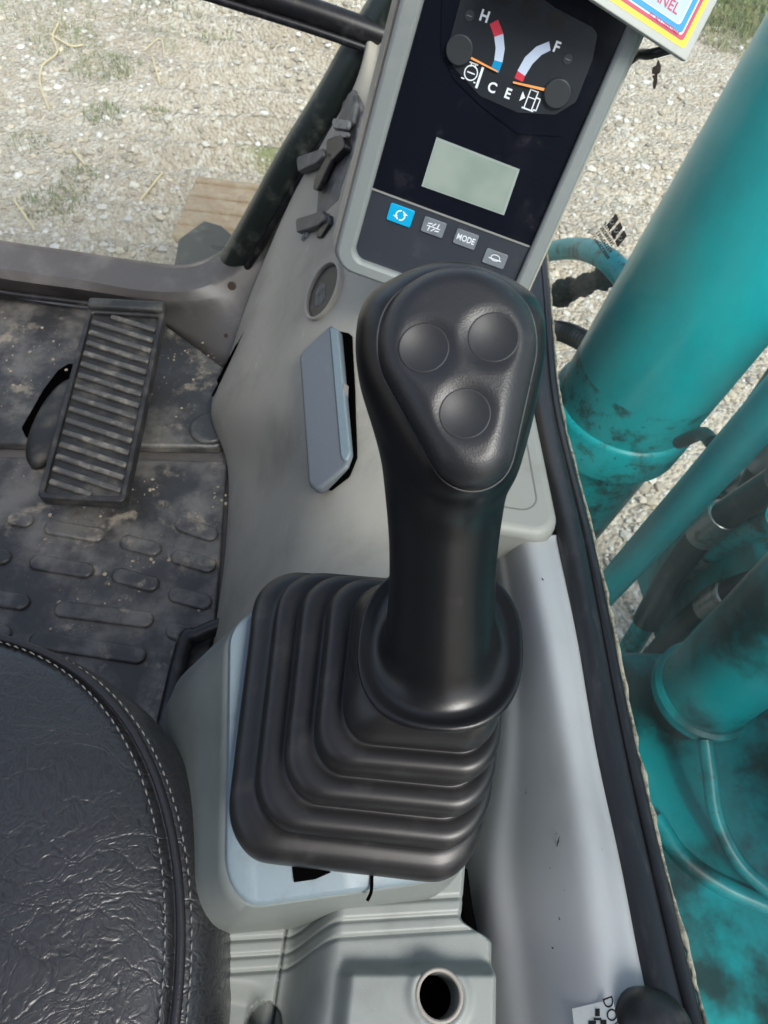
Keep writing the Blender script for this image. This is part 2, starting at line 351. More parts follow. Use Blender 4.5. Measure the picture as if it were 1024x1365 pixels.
#BUILD
def noise2(x, y, seed=0):
    r = np.random.default_rng(seed).random((64, 64)); xi = np.floor(x).astype(int); yi = np.floor(y).astype(int); fx = x-xi; fy = y-yi
    fx = fx*fx*(3-2*fx); fy = fy*fy*(3-2*fy); g = lambda a, b: r[a % 64, b % 64]
    return (g(xi, yi)*(1-fx)+g(xi+1, yi)*fx)*(1-fy)+(g(xi, yi+1)*(1-fx)+g(xi+1, yi+1)*fx)*fy
def surf_at(P, px, py):
    """point and normal of a built surface grid nearest to a measuring ray"""
    Q = P.reshape(-1, 3)-CAM; D = nrm(ray(px, py)); t = Q@D; e = np.linalg.norm(Q-t[:, None]*D, axis=1)+.02*t
    k = int(np.argmin(np.linalg.norm(Q-t[:, None]*D, axis=1))); i, j = divmod(k, P.shape[1])
    i = min(max(i, 1), P.shape[0]-2); j = min(max(j, 1), P.shape[1]-2)
    n = nrm(np.cross(P[i+1, j]-P[i-1, j], P[i, j+1]-P[i, j-1]))
    if n@D > 0: n = -n
    return P[i, j], n
# ================================================================== THE SETTING
GZ = -.95
def gmat(name, attr):
    m = bpy.data.materials.new(name); m.use_nodes = True; n = m.node_tree; L = n.links; b = n.nodes['Principled BSDF']; b.inputs['Roughness'].default_value = .9
    b.inputs['Specular IOR Level'].default_value = .2
    geo = n.nodes.new('ShaderNodeNewGeometry')
    if attr:
        a = n.nodes.new('ShaderNodeAttribute'); a.attribute_name = 'tint'; L.new(a.outputs['Color'], b.inputs['Base Color'])
    else:
        cur = None
        for sc, lo, hi, c1, c2 in ((1.3, .35, .7, (.40, .34, .26), (.44, .395, .32)), (28, .5, .68, None, (.56, .53, .46)), (60, .58, .7, None, (.2, .165, .12)), (1.1, .60, .72, None, (.17, .19, .07))):
            t = n.nodes.new('ShaderNodeTexNoise'); t.inputs['Scale'].default_value = sc; t.inputs['Detail'].default_value = 8; L.new(geo.outputs['Position'], t.inputs['Vector'])
            r = n.nodes.new('ShaderNodeMapRange'); r.inputs['From Min'].default_value = lo; r.inputs['From Max'].default_value = hi; L.new(t.outputs['Fac'], r.inputs['Value'])
            x = n.nodes.new('ShaderNodeMix'); x.data_type = 'RGBA'; L.new(r.outputs[0], x.inputs['Factor'])
            if cur: L.new(cur, x.inputs['A'])
            else: x.inputs['A'].default_value = (*c1, 1)
            x.inputs['B'].default_value = (*c2, 1); cur = x.outputs['Result']
        L.new(cur, b.inputs['Base Color'])
        v = n.nodes.new('ShaderNodeTexVoronoi'); v.inputs['Scale'].default_value = 55; L.new(geo.outputs['Position'], v.inputs['Vector'])
        bn = n.nodes.new('ShaderNodeBump'); bn.inputs['Strength'].default_value = .8; bn.inputs['Distance'].default_value = .02; bn.invert = True
        L.new(v.outputs['Distance'], bn.inputs['Height']); L.new(bn.outputs[0], b.inputs['Normal'])
    return m
def gh(x, y):
    far = np.clip(1-np.hypot(x+.3, y-4)/7, 0, 1)
    rut = np.exp(-((x+.95+.08*np.sin(y*1.3))/.55)**2)*.075*np.sin(2*np.pi*y/.27+.5*np.sin(x*3)+2*noise2(x*2, y*2, 4))
    rut2 = np.exp(-((x-1.1)/.5)**2)*.012*np.sin(2*np.pi*y/.21)
    return GZ+far*(rut+rut2+.035*(noise2(x*1.7, y*1.7, 1)-.5)+.022*(noise2(x*7, y*7, 2)-.5)+.014*(noise2(x*17, y*17, 3)-.5))
xs = np.concatenate([[-60, -25, -10, -6], np.arange(-4.2, 3.6, .035), [6, 10, 25, 60]]); ys = np.concatenate([[-60, -20, -5, 0, 1], np.arange(1.6, 7.6, .035), [9, 12, 25, 60, 120]])
gx, gy = np.meshgrid(xs, ys, indexing='ij'); G = np.stack([gx, gy, gh(gx, gy)], -1)
n, k = gx.shape; ii = (np.arange(n-1)[:, None]*k+np.arange(k-1)[None]).ravel()
go = obj('ground', G.reshape(-1, 3), np.stack([ii, ii+k, ii+k+1, ii+1], 1), gmat('trodden_gravel_soil', False)); tag(go, None, None, kind='structure')
# loose stones
t_ = (1+5**.5)/2
ico = A([(-1, t_, 0), (1, t_, 0), (-1, -t_, 0), (1, -t_, 0), (0, -1, t_), (0, 1, t_), (0, -1, -t_), (0, 1, -t_), (t_, 0, -1), (t_, 0, 1), (-t_, 0, -1), (-t_, 0, 1)])/np.sqrt(1+t_*t_)
icof = A([(0, 11, 5), (0, 5, 1), (0, 1, 7), (0, 7, 10), (0, 10, 11), (1, 5, 9), (5, 11, 4), (11, 10, 2), (10, 7, 6), (7, 1, 8), (3, 9, 4), (3, 4, 2), (3, 2, 6), (3, 6, 8), (3, 8, 9), (4, 9, 5), (2, 4, 11), (6, 2, 10), (8, 6, 7), (9, 8, 1)])
def stones(N, region, smin_, smax_, pal, zf, base=icof, seed=1, flat=.6, power=4.5):
    r = np.random.default_rng(seed); (x0, x1), (y0, y1) = region
    px = r.uniform(x0, x1, N); py = r.uniform(y0, y1, N); s = smin_+(smax_-smin_)*r.random(N)**power
    if zf is gh:
        kp = r.random(N) < np.clip(.15+1.5*(noise2(px*1.9+7, py*1.9, 21)*.6+noise2(px*6, py*6, 22)*.4-.28), .04, 1); px, py, s = px[kp], py[kp], s[kp]; N = len(px)
    V = ico[None]*(1+r.uniform(-.28, .28, (N, 12, 1)))*s[:, None, None]*A([1, 1, flat])*(1+r.uniform(-.3, .3, (N, 1, 3)))
    a = r.uniform(0, 6.28, N); ca, sa = np.cos(a)[:, None], np.sin(a)[:, None]
    V = np.stack([V[..., 0]*ca-V[..., 1]*sa, V[..., 0]*sa+V[..., 1]*ca, V[..., 2]], -1)
    V += np.stack([px, py, zf(px, py)+s*.15], -1)[:, None]
    F = (base[None]+12*np.arange(N)[:, None, None]).reshape(-1, 3)
    pal = A(pal); c = pal[r.integers(0, len(pal), N)]*(1+r.uniform(-.22, .22, (N, 1))); C4 = np.concatenate([np.repeat(c, 12, 0), np.ones((N*12, 1))], 1)
    return V.reshape(-1, 3), F, np.clip(C4, 0, 1)
pal = [(.48, .455, .40), (.42, .395, .34), (.52, .49, .43), (.40, .36, .30), (.46, .40, .31), (.30, .27, .23), (.58, .565, .53), (.40, .35, .27), (.36, .31, .24), (.42, .37, .29)]
vs, fs, cs = [], [], []; off = 0
for N, reg, a, b, sd_ in ((40000, ((-3.0, .1), (1.9, 5.6)), .0035, .022, 1), (24000, ((.2, 2.6), (1.9, 6.4)), .004, .022, 2), (6000, ((-.2, 1.6), (.6, 2.2)), .004, .022, 3)):
    v, f, c = stones(N, reg, a, b, pal, gh, seed=sd_); vs.append(v); fs.append(f+off); cs.append(c); off += len(v)
v = np.concatenate(vs); gs = obj('gravel', v, np.concatenate(fs), gmat('loose_gravel_stones', True), smooth=False); tag(gs, 'loose pale gravel strewn over the trodden soil', 'gravel', kind='stuff')
at = gs.data.attributes.new('tint', 'FLOAT_COLOR', 'POINT'); at.data.foreach_set('color', np.concatenate(cs).astype(np.float32).ravel())
# grass blades in tufts
def blades(tufts, name, label):
    V, Fc = [], []; r = np.random.default_rng(5)
    for (cx, cy, rad, N, h) in tufts:
        for _ in range(N):
            a = r.uniform(0, 6.28); q = rad*math.sqrt(r.random()); x, y = cx+q*math.cos(a), cy+q*math.sin(a); z = float(gh(A([x]), A([y]))[0])-.004
            hh = h*r.uniform(.4, 1); l = r.uniform(0, 6.28); d_ = A([math.cos(l), math.sin(l), 0])*hh*r.uniform(.3, 1.1); sd_ = A([-math.sin(l), math.cos(l), 0])*.0022
            p = A([x, y, z]); k_ = len(V); V += [p-sd_, p+sd_, p+d_*.5+A([0, 0, hh*.7])+sd_*.7, p+d_*.5+A([0, 0, hh*.7])-sd_*.7, p+d_+A([0, 0, hh*.75])]
            Fc += [(k_, k_+1, k_+2, k_+3), (k_+3, k_+2, k_+4)]
    o = obj(name, V, Fc, GRASS); tag(o, label, 'grass', kind='stuff')
tf = []
for px, py, rad, N, h in ((135, 95, .16, 260, .05), (90, 60, .2, 200, .05), (210, 150, .1, 90, .04), (70, 270, .14, 240, .05), (140, 155, .1, 150, .05), (105, 240, .09, 130, .04), (215, 25, .25, 200, .05), (290, 55, .12, 90, .05), (40, 190, .1, 90, .04), (60, 20, .3, 260, .05), (170, 90, .08, 80, .04)):
    p = PZ(px, py, GZ); tf.append((p[0], p[1], rad, N, h))
for px, py in ((1000, 10), (1020, 30), (985, -15), (1040, 10), (1005, 45)):
    p = PZ(px, py, GZ); tf.append((p[0], p[1], .42, 1500, .09))
blades(tf, 'grass', 'sparse green grass growing through the gravel')
def stem(pts, r, label):
    P = []
    for px, py in pts:
        p = PZ(px, py, GZ); p[2] = float(gh(A([p[0]]), A([p[1]]))[0])+.016; P.append(p)
    o = tube('straw_stem', P, r, STRAW, n=6, smooth_n=len(P)*5); tag(o, label, 'straw', 'straw stems on the gravel')
stem([(80, 35), (72, 55), (78, 75), (60, 95), (55, 115), (63, 140), (67, 152)], .005, 'long bent straw stem zigzagging over the gravel outside the windshield')
stem([(70, 52), (95, 65), (112, 62)], .005, 'short straw stem branching off the long bent stem')
stem([(98, 203), (115, 227)], .006, 'short thick pale straw stem alone on bare gravel')
stem([(186, 262), (220, 246)], .0045, 'thin straw stem lying level near the tan track')
stem([(205, 85), (213, 110)], .0045, 'thin upright straw stem beside the track ruts')
stem([(22, 275), (48, 310)], .005, 'pale straw stem near the windshield sill on gravel')
stem([(192, 70), (215, 60), (220, 80)], .003, 'fine curled straw stem above the track ruts')
# cab floor
FL = Fr((0, 0, 0), (1, 0, 0), (0, 1, 0))
o = prism('cab_floor', FL, [(-1.1, -.7), (.2, -.7), (.2, .97), (-.26, 1.02), (-.42, 1.105), (-1.1, 1.105)], -.06, 0, FRAMEG); tag(o, None, None, kind='structure')
# ================================================================== FLOOR MAT
fm = thing('floor_mat', (-.55, .5, 0), 'dusty black ribbed rubber floor mat beneath the pedal', 'floor mat')
prism('mat_sheet', FL, roundpoly([(-1.05, -.3), (-.20, -.3), (-.222, .45), (-.272, .757), (-1.05, .655)], .01, 3), .001, .011, MATR, fm, .003)
prism('front_sheet', FL, roundpoly([(-1.05, .675), (-.283, .778), (-.325, .965), (-.47, 1.066), (-1.05, 1.096)], .012, 3), .001, .021, MATR, fm, .005)
rl = [((234, 696), (290, 716)), ((229, 740), (288, 757)), ((161, 721), (215, 735)), ((150, 765), (212, 782)), ((73, 811), (205, 828)), ((40, 852), (195, 876)), ((225, 790), (282, 806)), ((222, 838), (262, 850)),
      ((60, 702), (140, 716)), ((10, 690), (45, 696)), ((40, 748), (125, 763)), ((-60, 735), (15, 745)), ((-60, 790), (40, 805)), ((-80, 832), (15, 847))]
for a, b in rl:
    p, q = PZ(*a, .012), PZ(*b, .012); L_ = np.linalg.norm(q-p)/2; fr = Fr((p+q)/2, q-p, np.cross((0, 0, 1), q-p))
    out = roundpoly([(-L_, -.013), (L_, -.013), (L_, .013), (-L_, .013)], .0125, 6)
    prism('rib', fr, out, -.003, .0048, MATR, fm, .0042, 3)
p = PZ(280, 573, .021); prism('mat_boss', Fr(p, (1, 0, 0), (0, 1, 0)), circ(0, 0, .034, 28), -.002, .008, MATR, fm, .006, 3)
# crumbs of soil on the mat
Nc = 1500; r_ = np.random.default_rng(9)
def crumb_z(x, y): return np.where(noise2(x*14, y*14, 31)*.6+noise2(x*40, y*40, 32)*.4 > .56, .0113, -.03)
v, f, c = stones(Nc, ((-.72, -.25), (.33, .72)), .0006, .0036, [(.42, .37, .29), (.55, .52, .46), (.3, .26, .2)], crumb_z, seed=11, power=6)
keep = np.repeat((v.reshape(Nc, 12, 3)[:, 0, 0] < -.23), 20); v2, f2, c2 = stones(200, ((-.75, -.33), (.80, 1.02)), .0007, .003, [(.42, .37, .29), (.55, .52, .46)], lambda x, y: np.full_like(x, .0215), seed=12, power=4)
cr_o = obj('soil_crumbs', np.concatenate([v, v2]), np.concatenate([f, f2+len(v)]), CRUMB, smooth=False); tag(cr_o, 'dry soil crumbs scattered on the floor mat', 'soil', kind='stuff')
# ================================================================== PEDAL
pc = [PZ(76, 664, .062), PZ(180, 676, .062), PZ(210, 420, .118), PZ(102, 402, .118)]
pex = pc[1]-pc[0]+pc[2]-pc[3]; pey = pc[3]-pc[0]+pc[2]-pc[1]; pnm = np.cross(pex, pey); pmid = nrm(nrm(pex)*.5+nrm(np.cross(pey, pnm))*.5)
pf = Fr((pc[0]+pc[1]+pc[2]+pc[3])/4, pmid, pey)
W2 = .99*np.linalg.norm(pc[1]-pc[0]+pc[2]-pc[3])/4; H2 = np.linalg.norm(pc[3]-pc[0]+pc[2]-pc[1])/4
pd = thing('travel_pedal', (pf.o[0], pf.o[1], .02), 'worn black rubber pedal with diagonal ribs standing over the floor mat', 'pedal')
prism('pedal_pad', pf, roundpoly([(-W2, -H2), (W2, -H2), (W2, H2), (-W2, H2)], .009, 4), -.016, 0, PEDR, pd, .003)
ow = roundpoly([(-W2, -H2), (W2, -H2), (W2, H2), (-W2, H2)], .009, 4); iw = roundpoly([(-W2+.008, -H2+.009), (W2-.008, -H2+.009), (W2-.008, H2-.020), (-W2+.008, H2-.020)], .005, 4)
ringprism('pedal_rim', pf, ow, iw, -.001, .0085, PEDR, pd, .002)
sl = -.30; x0, x1, y0, y1 = -W2+.010, W2-.010, -H2+.012, H2-.023; step = (y1-y0+.3*(x1-x0))/17
for i in range(18):
    c0 = y0+(i)*step-.002; seg_ = []
    # line y = c0 - .30*(x-x0), clipped to the pad
    xa = max(x0, x0+(c0-y1)/.30); xb = min(x1, x0+(c0-y0)/.30)
    if xb-xa < .012: continue
    a_, b_ = A([xa, c0-.30*(xa-x0)]), A([xb, c0-.30*(xb-x0)]); nn = nrm(A([-(b_-a_)[1], (b_-a_)[0]]))*.0048
    prism('rib', pf, [a_-nn, b_-nn, b_+nn, a_+nn], -.001, .0065, RIBM, pd, .0028, 2)
box('toe_lip', pf.w(0, H2-.004, .006), (2*W2, .022, .024), PEDR, pd, .006, pf, 3)
tube('pedal_arm', [pf.w(-.01, -.02, -.014), pf.w(-.015, .0, -.035), A([pf.o[0]-.02, pf.o[1]+.03, .024])], .012, BLACK, pd, 12, 10)
p = PZ(74, 560, .024)
v, f = [], []
rings = [A([p+A([rx*math.cos(a), ry*math.sin(a), z]) for a in np.linspace(0, 6.283, 28, endpoint=False)]) for rx, ry, z in ((.034, .10, -.010), (.034, .10, .000), (.030, .092, .007), (.022, .075, .011), (.010, .04, .0125))]
v, f = loft(rings); obj('pedal_bellows', v, f, PEDR, pd)
p0 = PZ(58, 520, .0215); prism('mat_cutout_shade', Fr(p0, (1, 0, 0), (0, 1, 0)), roundpoly([(-.004, -.09), (.02, -.12), (.04, .06), (.024, .075), (.008, .05), (.0, .0)], .012, 4), -.0005, .0008, RECESS_SHADE, fm)  # flat black patch, the opening's shade as colour
# ================================================================== FRONT SILL, WINDSHIELD, PILLAR
fsil = thing('front_sill', (-.55, 1.1, 0), 'brown grey painted metal sill under the windshield', 'sill')
Wp = [(-120, 300, .1), (0, 325, .1), (100, 340, .1), (180, 352, .1), (235, 358, .1), (270, 352, .105), (305, 332, .118), (345, 303, .15), (388, 272, .21)]
Rp = [(-120, 335, .095), (0, 358, .095), (100, 372, .095), (180, 386, .095), (240, 389, .095), (280, 380, .098), (318, 358, .11), (352, 326, .14), (392, 285, .20)]
Bp = [(-120, 345, .082), (0, 370, .082), (100, 384, .082), (180, 396, .08), (240, 402, .078), (290, 398, .08), (330, 380, .09), (362, 345, .12), (398, 300, .18)]
Ep = [(-120, 372, .004), (0, 394, .004), (100, 404, .004), (180, 420, .004), (215, 433, .004), (260, 462, .004), (305, 492, .004), (345, 450, .02), (400, 360, .10)]
rows = [[PZ(*q) for q in L_] for L_ in (Wp, Rp, Bp, Ep)]
lip = [q+A([0, .012, -.03]) for q in rows[0]]; top = [q+A([0, .004, .004]) for q in rows[0]]
cs_ = [lip, top]+rows
dense = [catmull(L_, 70) for L_ in cs_]
full = []
for i in range(len(dense)-1):
    for t in np.linspace(0, 1, 5, endpoint=False): full.append(dense[i]*(1-t)+dense[i+1]*t)
full.append(dense[-1]); SG = A(full)
sp = grid(SG, FRAMEG, 'sill_panel', fsil, .003); sp.data.set_sharp_from_angle(angle=math.radians(35))
for px, py, rr in ((308, 383, .008), (302, 441, .004)):
    p, nn = surf_at(SG, px, py); fr = Fr(p, np.cross(nn, (0, 1, .3)), np.cross(nn, np.cross(nn, (0, 1, .3)))); fr = Fr(p, fr.ex, np.cross(nn, fr.ex))
    prism('bolt_hole', fr, circ(0, 0, rr, 18), -.001, .0024, mat('rust_hole%d' % px, (.05, .03, .018), .8), fsil)
p, nn = surf_at(SG, 83, 347); fr = Fr(p, (1, 0, 0), np.cross(nn, (1, 0, 0))); prism('screw', fr, circ(0, 0, .006, 12), 0, .005, STEEL, fsil, .001)
ridge_ = [PZ(-120, 362, .088), PZ(0, 384, .06), PZ(100, 397, .05), PZ(190, 408, .04)]
tube('sill_seal', [q+A([0, -.006, -.004]) for q in ridge_], .006, BLACK, fsil, 8, 30)
pil = thing('corner_pillar', PY(335, 318, 1.16), 'dark green black tubular corner pillar beside the grey console', 'pillar')
pp = [PY(300, 372, 1.165), PY(352, 285, 1.165), PY(392, 215, 1.17), PY(440, 140, 1.175), PY(478, 76, 1.18), PY(515, 15, 1.185), PY(560, -60, 1.19), PY(640, -200, 1.2)]
tube('pillar_tube', pp, .030, PILL, pil, 20, 40)
tube('pillar_trim', [q+A([.025, -.024, 0.004]) for q in pp], .0075, BLACK, pil, 10, 40)
wind = thing('windshield', (-.6, 1.15, .1), 'dusty windshield pane with black lower rail looking out over gravel', 'windshield')
wq = [A([-1.1, 1.142, .075]), A([-.33, 1.142, .075]), A([-.27, 1.148, .14]), A([-.10, 1.18, .50]), A([.12, 1.2, .95]), A([-1.1, 1.2, .95])]
wf = Fr(wq[0], (1, 0, 0), A([0, .066, 1.]))
prism('pane', wf, [((q-wq[0])@wf.ex, (q-wq[0])@wf.ey) for q in wq], -.003, .003, GLASSF, wind)
tb = [PY(250, -38, 1.16), PY(350, -6, 1.16), PY(430, 20, 1.16), PY(520, 52, 1.16)]; d_ = tb[1]-tb[2]
tube('lower_rail', [tb[0]+d_*8, tb[0], tb[1], tb[2], tb[3]], .0165, BLACK, wind, 16, 30)
tube('rail_gasket', [q+A([0, -.012, -.018]) for q in [tb[0]+d_*8, tb[0], tb[1], tb[2], tb[3]]], .006, SEAL, wind, 10, 30)
fwf = Fr(PP(292, 331, wf.o-.0045*wf.ez, wf.ez), (1, .0, 0), wf.ey)
text('etched_mark', '0202', Fr(PP(292, 331, wf.o-.004*wf.ez, wf.ez), wf.ex, wf.ey), 0, 0, .012, INK, wind, z=.0, sx=1.1)
# track and step outside
tr = thing('crawler_track', (PZ(290, 280, -.42)[0], PZ(290, 280, -.42)[1], GZ), 'tan mud covered crawler track lying just beyond the windshield corner', 'track')
tp = PZ(300, 285, -.42)
for i in range(5, 9):
    c = tp+A([.13, -.50+.075*i, 0]); 
    q = box('track_shoe', c, (.52, .070, .05), SHOE, tr, .022, None, 4); 
    box('grouser', c+A([0, .02, .026]), (.50, .026, .022), SHOE, q, .009, None, 3)
for sx in (-.2, .2): box('track_frame', A([tp[0]+.20+sx, tp[1]-.2, (GZ-.44)/2]), (.06, .62, (-.437-GZ)), STEP, tr, .01)
stp = thing('step_plate', (PZ(285, 325, -.2)[0], PZ(285, 325, -.2)[1], -.9), 'dark metal step corner below the windshield in front of the tan track', 'step')
q0 = [PZ(232, 352, -.2), PZ(238, 318, -.2), PZ(272, 293, -.2), PZ(296, 300, -.2), PZ(330, 330, -.2), PZ(330, 400, -.2)]
prism('tread', Fr((0, 0, -.2), (1, 0, 0), (0, 1, 0)), [(q[0], q[1]) for q in q0], -.03, 0, STEP, stp, .006)
box('hanger', A([q0[2][0]+.02, q0[2][1]-.05, -.55]), (.05, .03, .70), STEP, stp, .005)
# ================================================================== RIGHT SIDE: SILL, SEAL, WINDOW
CT = [(600, 380), (716, 400), (726, 540), (766, 735), (812, 1000), (869, 1280), (905, 1440)]
sealp = [PX(px, py, .2) for px, py in CT[1:]]; sealp = [2*sealp[0]-sealp[1]]+sealp+[2*sealp[-1]-sealp[-2]]
sw = thing('side_window', (.215, .4, .2), 'dusty right side window with black rubber seal and crumbling beige sealant', 'window')
tube('rubber_seal', sealp, .0165, SEAL, sw, 18, 60, fl=.85)
tube('seal_lip', [q+A([.0125, 0, .011]) for q in sealp], .0052, SEAL, sw, 10, 60)
bp_ = catmull([q+A([.0205, 0, .0075]) for q in sealp], 120); bp_ = bp_+np.random.default_rng(3).normal(0, .0005, bp_.shape)
v, f = tubemesh(bp_, .0019+.0006*np.random.default_rng(4).standard_normal(120).clip(-2, 2), 7); obj('sealant_bead', v, f, BEAD, sw)
gp = [(q[1], q[2]-.006) for q in catmull(sealp, 12)]
gpoly = gp+[(gp[-1][0], 1.45), (gp[0][0], 1.45)]
GX = .222
wfr = Fr((GX, 0, 0), (0, 1, 0), (0, 0, 1))
prism('pane', wfr, gpoly, -.0025, .0025, GLASSR, sw)
# printed mark on the pane (three black diamonds with G, lines of small print)
def onglass(px, py): p = PX(px, py, GX-.004); return (p[1], p[2])
mk = Fr((GX-.0035, 0, 0), (0, 1, 0), (0, 0, 1))
uc = A(onglass(810, 318)); du = A(onglass(820, 325))-uc; 
for i, (px, py) in enumerate(((816, 296), (821.5, 307), (827, 318))):
    quad = [onglass(px+6*i_+1.7*j_, py-7.5*i_+3.9*j_) for i_, j_ in ((-1, -1), (1, -1), (1, 1), (-1, 1))]
    prism('print_diamond', mk, quad, 0, .0003, INK, sw)
    c0 = A(onglass(px, py)); g_ = [A(onglass(px+3.4*math.cos(a), py+3.4*math.sin(a))) for a in np.linspace(.4, 5.4, 12)]; g2 = [c0+(q-c0)*.55 for q in g_]
    prism('print_letter', mk, g_+g2[::-1], -.0006, -.0002, GLASSF if False else PAPER, sw)
rr = np.random.default_rng(8)
e_ = nrm(A((11., 16.))); s__ = A((-e_[1], e_[0]))
for i in range(4):
    a0 = A((808., 296.))+s__*(7.5*i)+e_*(2.*i)
    for j in range(8+i):
        a_ = a0+e_*(3.3*j); kind = rr.integers(0, 3)
        bars = [((0, 0), (.9, 5))] + ([((0, 0), (2.3, .9)), ((0, 4.1), (2.3, 5))] if kind == 0 else [((1.5, 0), (2.3, 5)), ((0, 2), (2.3, 2.9))] if kind == 1 else [((0, 2.2), (2.3, 3.)), ((1.5, 2.2), (2.3, 5))])
        for (u0, v0), (u1, v1) in bars:
            prism('print_line', mk, [onglass(*(a_+e_*u+s__*v)) for u, v in ((u0, v0), (u1, v0), (u1, v1), (u0, v1))], 0, .0002, INK, sw)
# side wall under the window
wl = thing('side_wall', (.21, .4, 0), 'cab side wall panel below the right window', 'wall')
wp = [(q[0], q[1]-.012) for q in gp]
prism('wall_panel', Fr((.205, 0, 0), (0, 1, 0), (0, 0, 1)), wp+[(wp[-1][0], -.1), (wp[0][0], -.1)], -.008, .008, BLACK, wl)
# rolled pale sill
sil = thing('side_sill', (.12, .3, .05), 'pale lilac painted metal sill running beside the black window seal', 'sill')
rr_ = [(743, 716), (746, 735), (768, 850), (793, 1000), (825, 1150), (850, 1280), (880, 1420)]
mm_ = [(700, 716), (704, 735), (728, 850), (750, 1000), (768, 1150), (785, 1280), (805, 1420)]
ll_ = [(645, 716), (648, 735), (660, 850), (652, 1000), (628, 1150), (640, 1280), (655, 1420)]
ctl = []
for a, b, c in zip(rr_, mm_, ll_):
    R_ = PX(*a, .186); z = R_[2]; M_ = PZ(*b, z+.012); m2 = PZ((a[0]*.6+b[0]*.4), (a[1]*.6+b[1]*.4), z+.010); L_ = PZ(*c, z-.075); l2 = (M_*.45+L_*.55)+A([0, 0, .012])
    ctl.append([L_+A([-.004, 0, -.22]), L_, l2, M_, m2, R_, R_+A([.006, 0, -.05])])
SI = bicubic(ctl, 60, 50); grid(SI, SILL, 'sill_skin', sil, .002)
stk = thing('paper_sticker', surf_at(SI, 795, 1352)[0], 'white paper sticker with black print on the pale sill', 'sticker')
P_, N_ = surf_at(SI, 792, 1358); exd = PP(820, 1331, P_, N_)-PP(764, 1343, P_, N_); fr = Fr(P_+N_*.0012, exd, np.cross(N_, exd))
q = [fr.uv(*s_) for s_ in ((763, 1345), (817, 1332), (826, 1378), (768, 1392))]; prism('sheet', fr, q, 0, .0003, PAPER, stk)
text('print', 'DOV', fr, *fr.uv(815, 1352), .0085, INK, stk, z=.0004, rot=-1.45)
for px, py, a, b in ((797, 1350, 3, 5), (797, 1359, 5, 1.5), (790, 1364, 5, 3), (805, 1363, 4, 3)):
    prism('print_bar', fr, [fr.uv(px-a, py-b), fr.uv(px+a, py-b), fr.uv(px+a, py+b), fr.uv(px-a, py+b)], .0003, .0005, INK, stk)
for i, (px, py, dx, dy, wd) in enumerate(((742, 1130, 4, -16, 2.2), (752, 1185, 6, 44, 4.2), (733, 1155, 3, 20, 1.6), (717, 1086, 3, 3, 4), (745, 1222, 3, 10, 2), (735, 1262, 4, 4, 2.5), (760, 1240, 2, 3, 3), (812, 1296, 3, 12, 3), (722, 770, 3, 4, 3.5), (714, 765, 3, 2, 3), (700, 930, 2, 3, 2.5), (772, 905, 2, 3, 3), (790, 1105, 2, 8, 2.5))):
    P_, N_ = surf_at(SI, px, py); fr = Fr(P_+N_*.0011, (0, 1, 0), np.cross(N_, (0, 1, 0))); fr.ez = N_ if fr.ez@N_ < 0 else fr.ez
    a_, b_ = A(fr.uv(px, py)), A(fr.uv(px+dx, py+dy)); nn = nrm(A([-(b_-a_)[1], (b_-a_)[0]]))*wd*.00022
    prism('scratch', Fr(P_+N_*.0013, fr.ex, np.cross(N_, fr.ex)) if False else fr, [a_, (a_+b_)/2-nn, b_, (a_+b_)/2+nn], -.0001, .0001, INK, sil)
kb = thing('black_knob', PT(872, 1376, .405)-A([0, 0, .05]), 'round black plastic knob at the end of the window seal', 'knob')
kc = PT(874, 1380, .405); rings = [A([kc+A([r*math.cos(a), r*math.sin(a), z]) for a in np.linspace(0, 6.283, 28, endpoint=False)]) for r, z in ((.010, -.06), (.012, -.03), (.021, -.022), (.0235, -.012), (.0225, .0), (.018, .008), (.01, .0125), (.003, .0135))]
v, f = loft(rings); obj('knob_cap', v, f, BLACK, kb)
# lidded storage box
bx = thing('storage_box', (.1, .54, .25), 'light grey lidded storage box between the lever grip and window seal', 'box')
q = [(.02, .432), (.183, .424), (.150, .66), (.02, .66)]
BT = Fr((0, 0, .385), (1, 0, 0), (0, 1, 0))
prism('box_body', BT, roundpoly(q, [.01, .026, .012, .01], 7), -.16, 0, CONSD, bx, .010, 4)
ql = [(.03, .458), (.160, .453), (.135, .65), (.03, .65)]
ringprism('lid_groove_shade', BT, roundpoly(ql, [.01, .018, .01, .01], 7), roundpoly([(.0318, .4598), (.1582, .4548), (.1335, .648), (.0318, .648)], [.009, .0165, .009, .009], 7), -.001, .0004, mat('groove_shadow_grey', (.13, .13, .12), .6), bx)  # flat ring, its grey paints the shade of the lid's groove
#PART2
# ================================================================== SIDE CONSOLE
con = thing('side_console', (-.1, .6, 0), 'warm grey moulded plastic side console between floor mat and monitor', 'console')
R = [[(500, 0, .54), (515, -10, .55), (540, -20, .57), (600, -20, .58), (700, 0, .58)],
     [(478, 118, .46), (495, 122, .48), (530, 130, .50), (600, 150, .51), (690, 170, .5)],
     [(432, 202, .35), (455, 210, .40), (500, 222, .45), (580, 250, .47), (660, 270, .47)],
     [(386, 280, .25), (415, 288, .31), (465, 300, .39), (560, 330, .44), (650, 350, .44)],
     [(335, 395, .14), (375, 398, .24), (440, 405, .35), (560, 430, .42), (650, 440, .43)],
     [(306, 480, .095), (358, 474, .218), (435, 474, .342), (560, 497, .415), (650, 505, .42)],
     [(284, 545, .06), (345, 545, .20), (430, 545, .335), (560, 560, .41), (650, 570, .41)],
     [(306, 622, .03), (360, 628, .18), (430, 640, .325), (560, 640, .41), (650, 650, .41)],
     [(303, 730, .02), (345, 730, .17), (420, 730, .33), (560, 725, .41), (650, 730, .41)],
     [(288, 845, .02), (330, 840, .19), (400, 830, .36), (560, 810, .44), (640, 810, .44)],
     [(270, 960, .02), (330, 930, .19), (400, 930, .36), (560, 930, .44), (640, 930, .44)]]
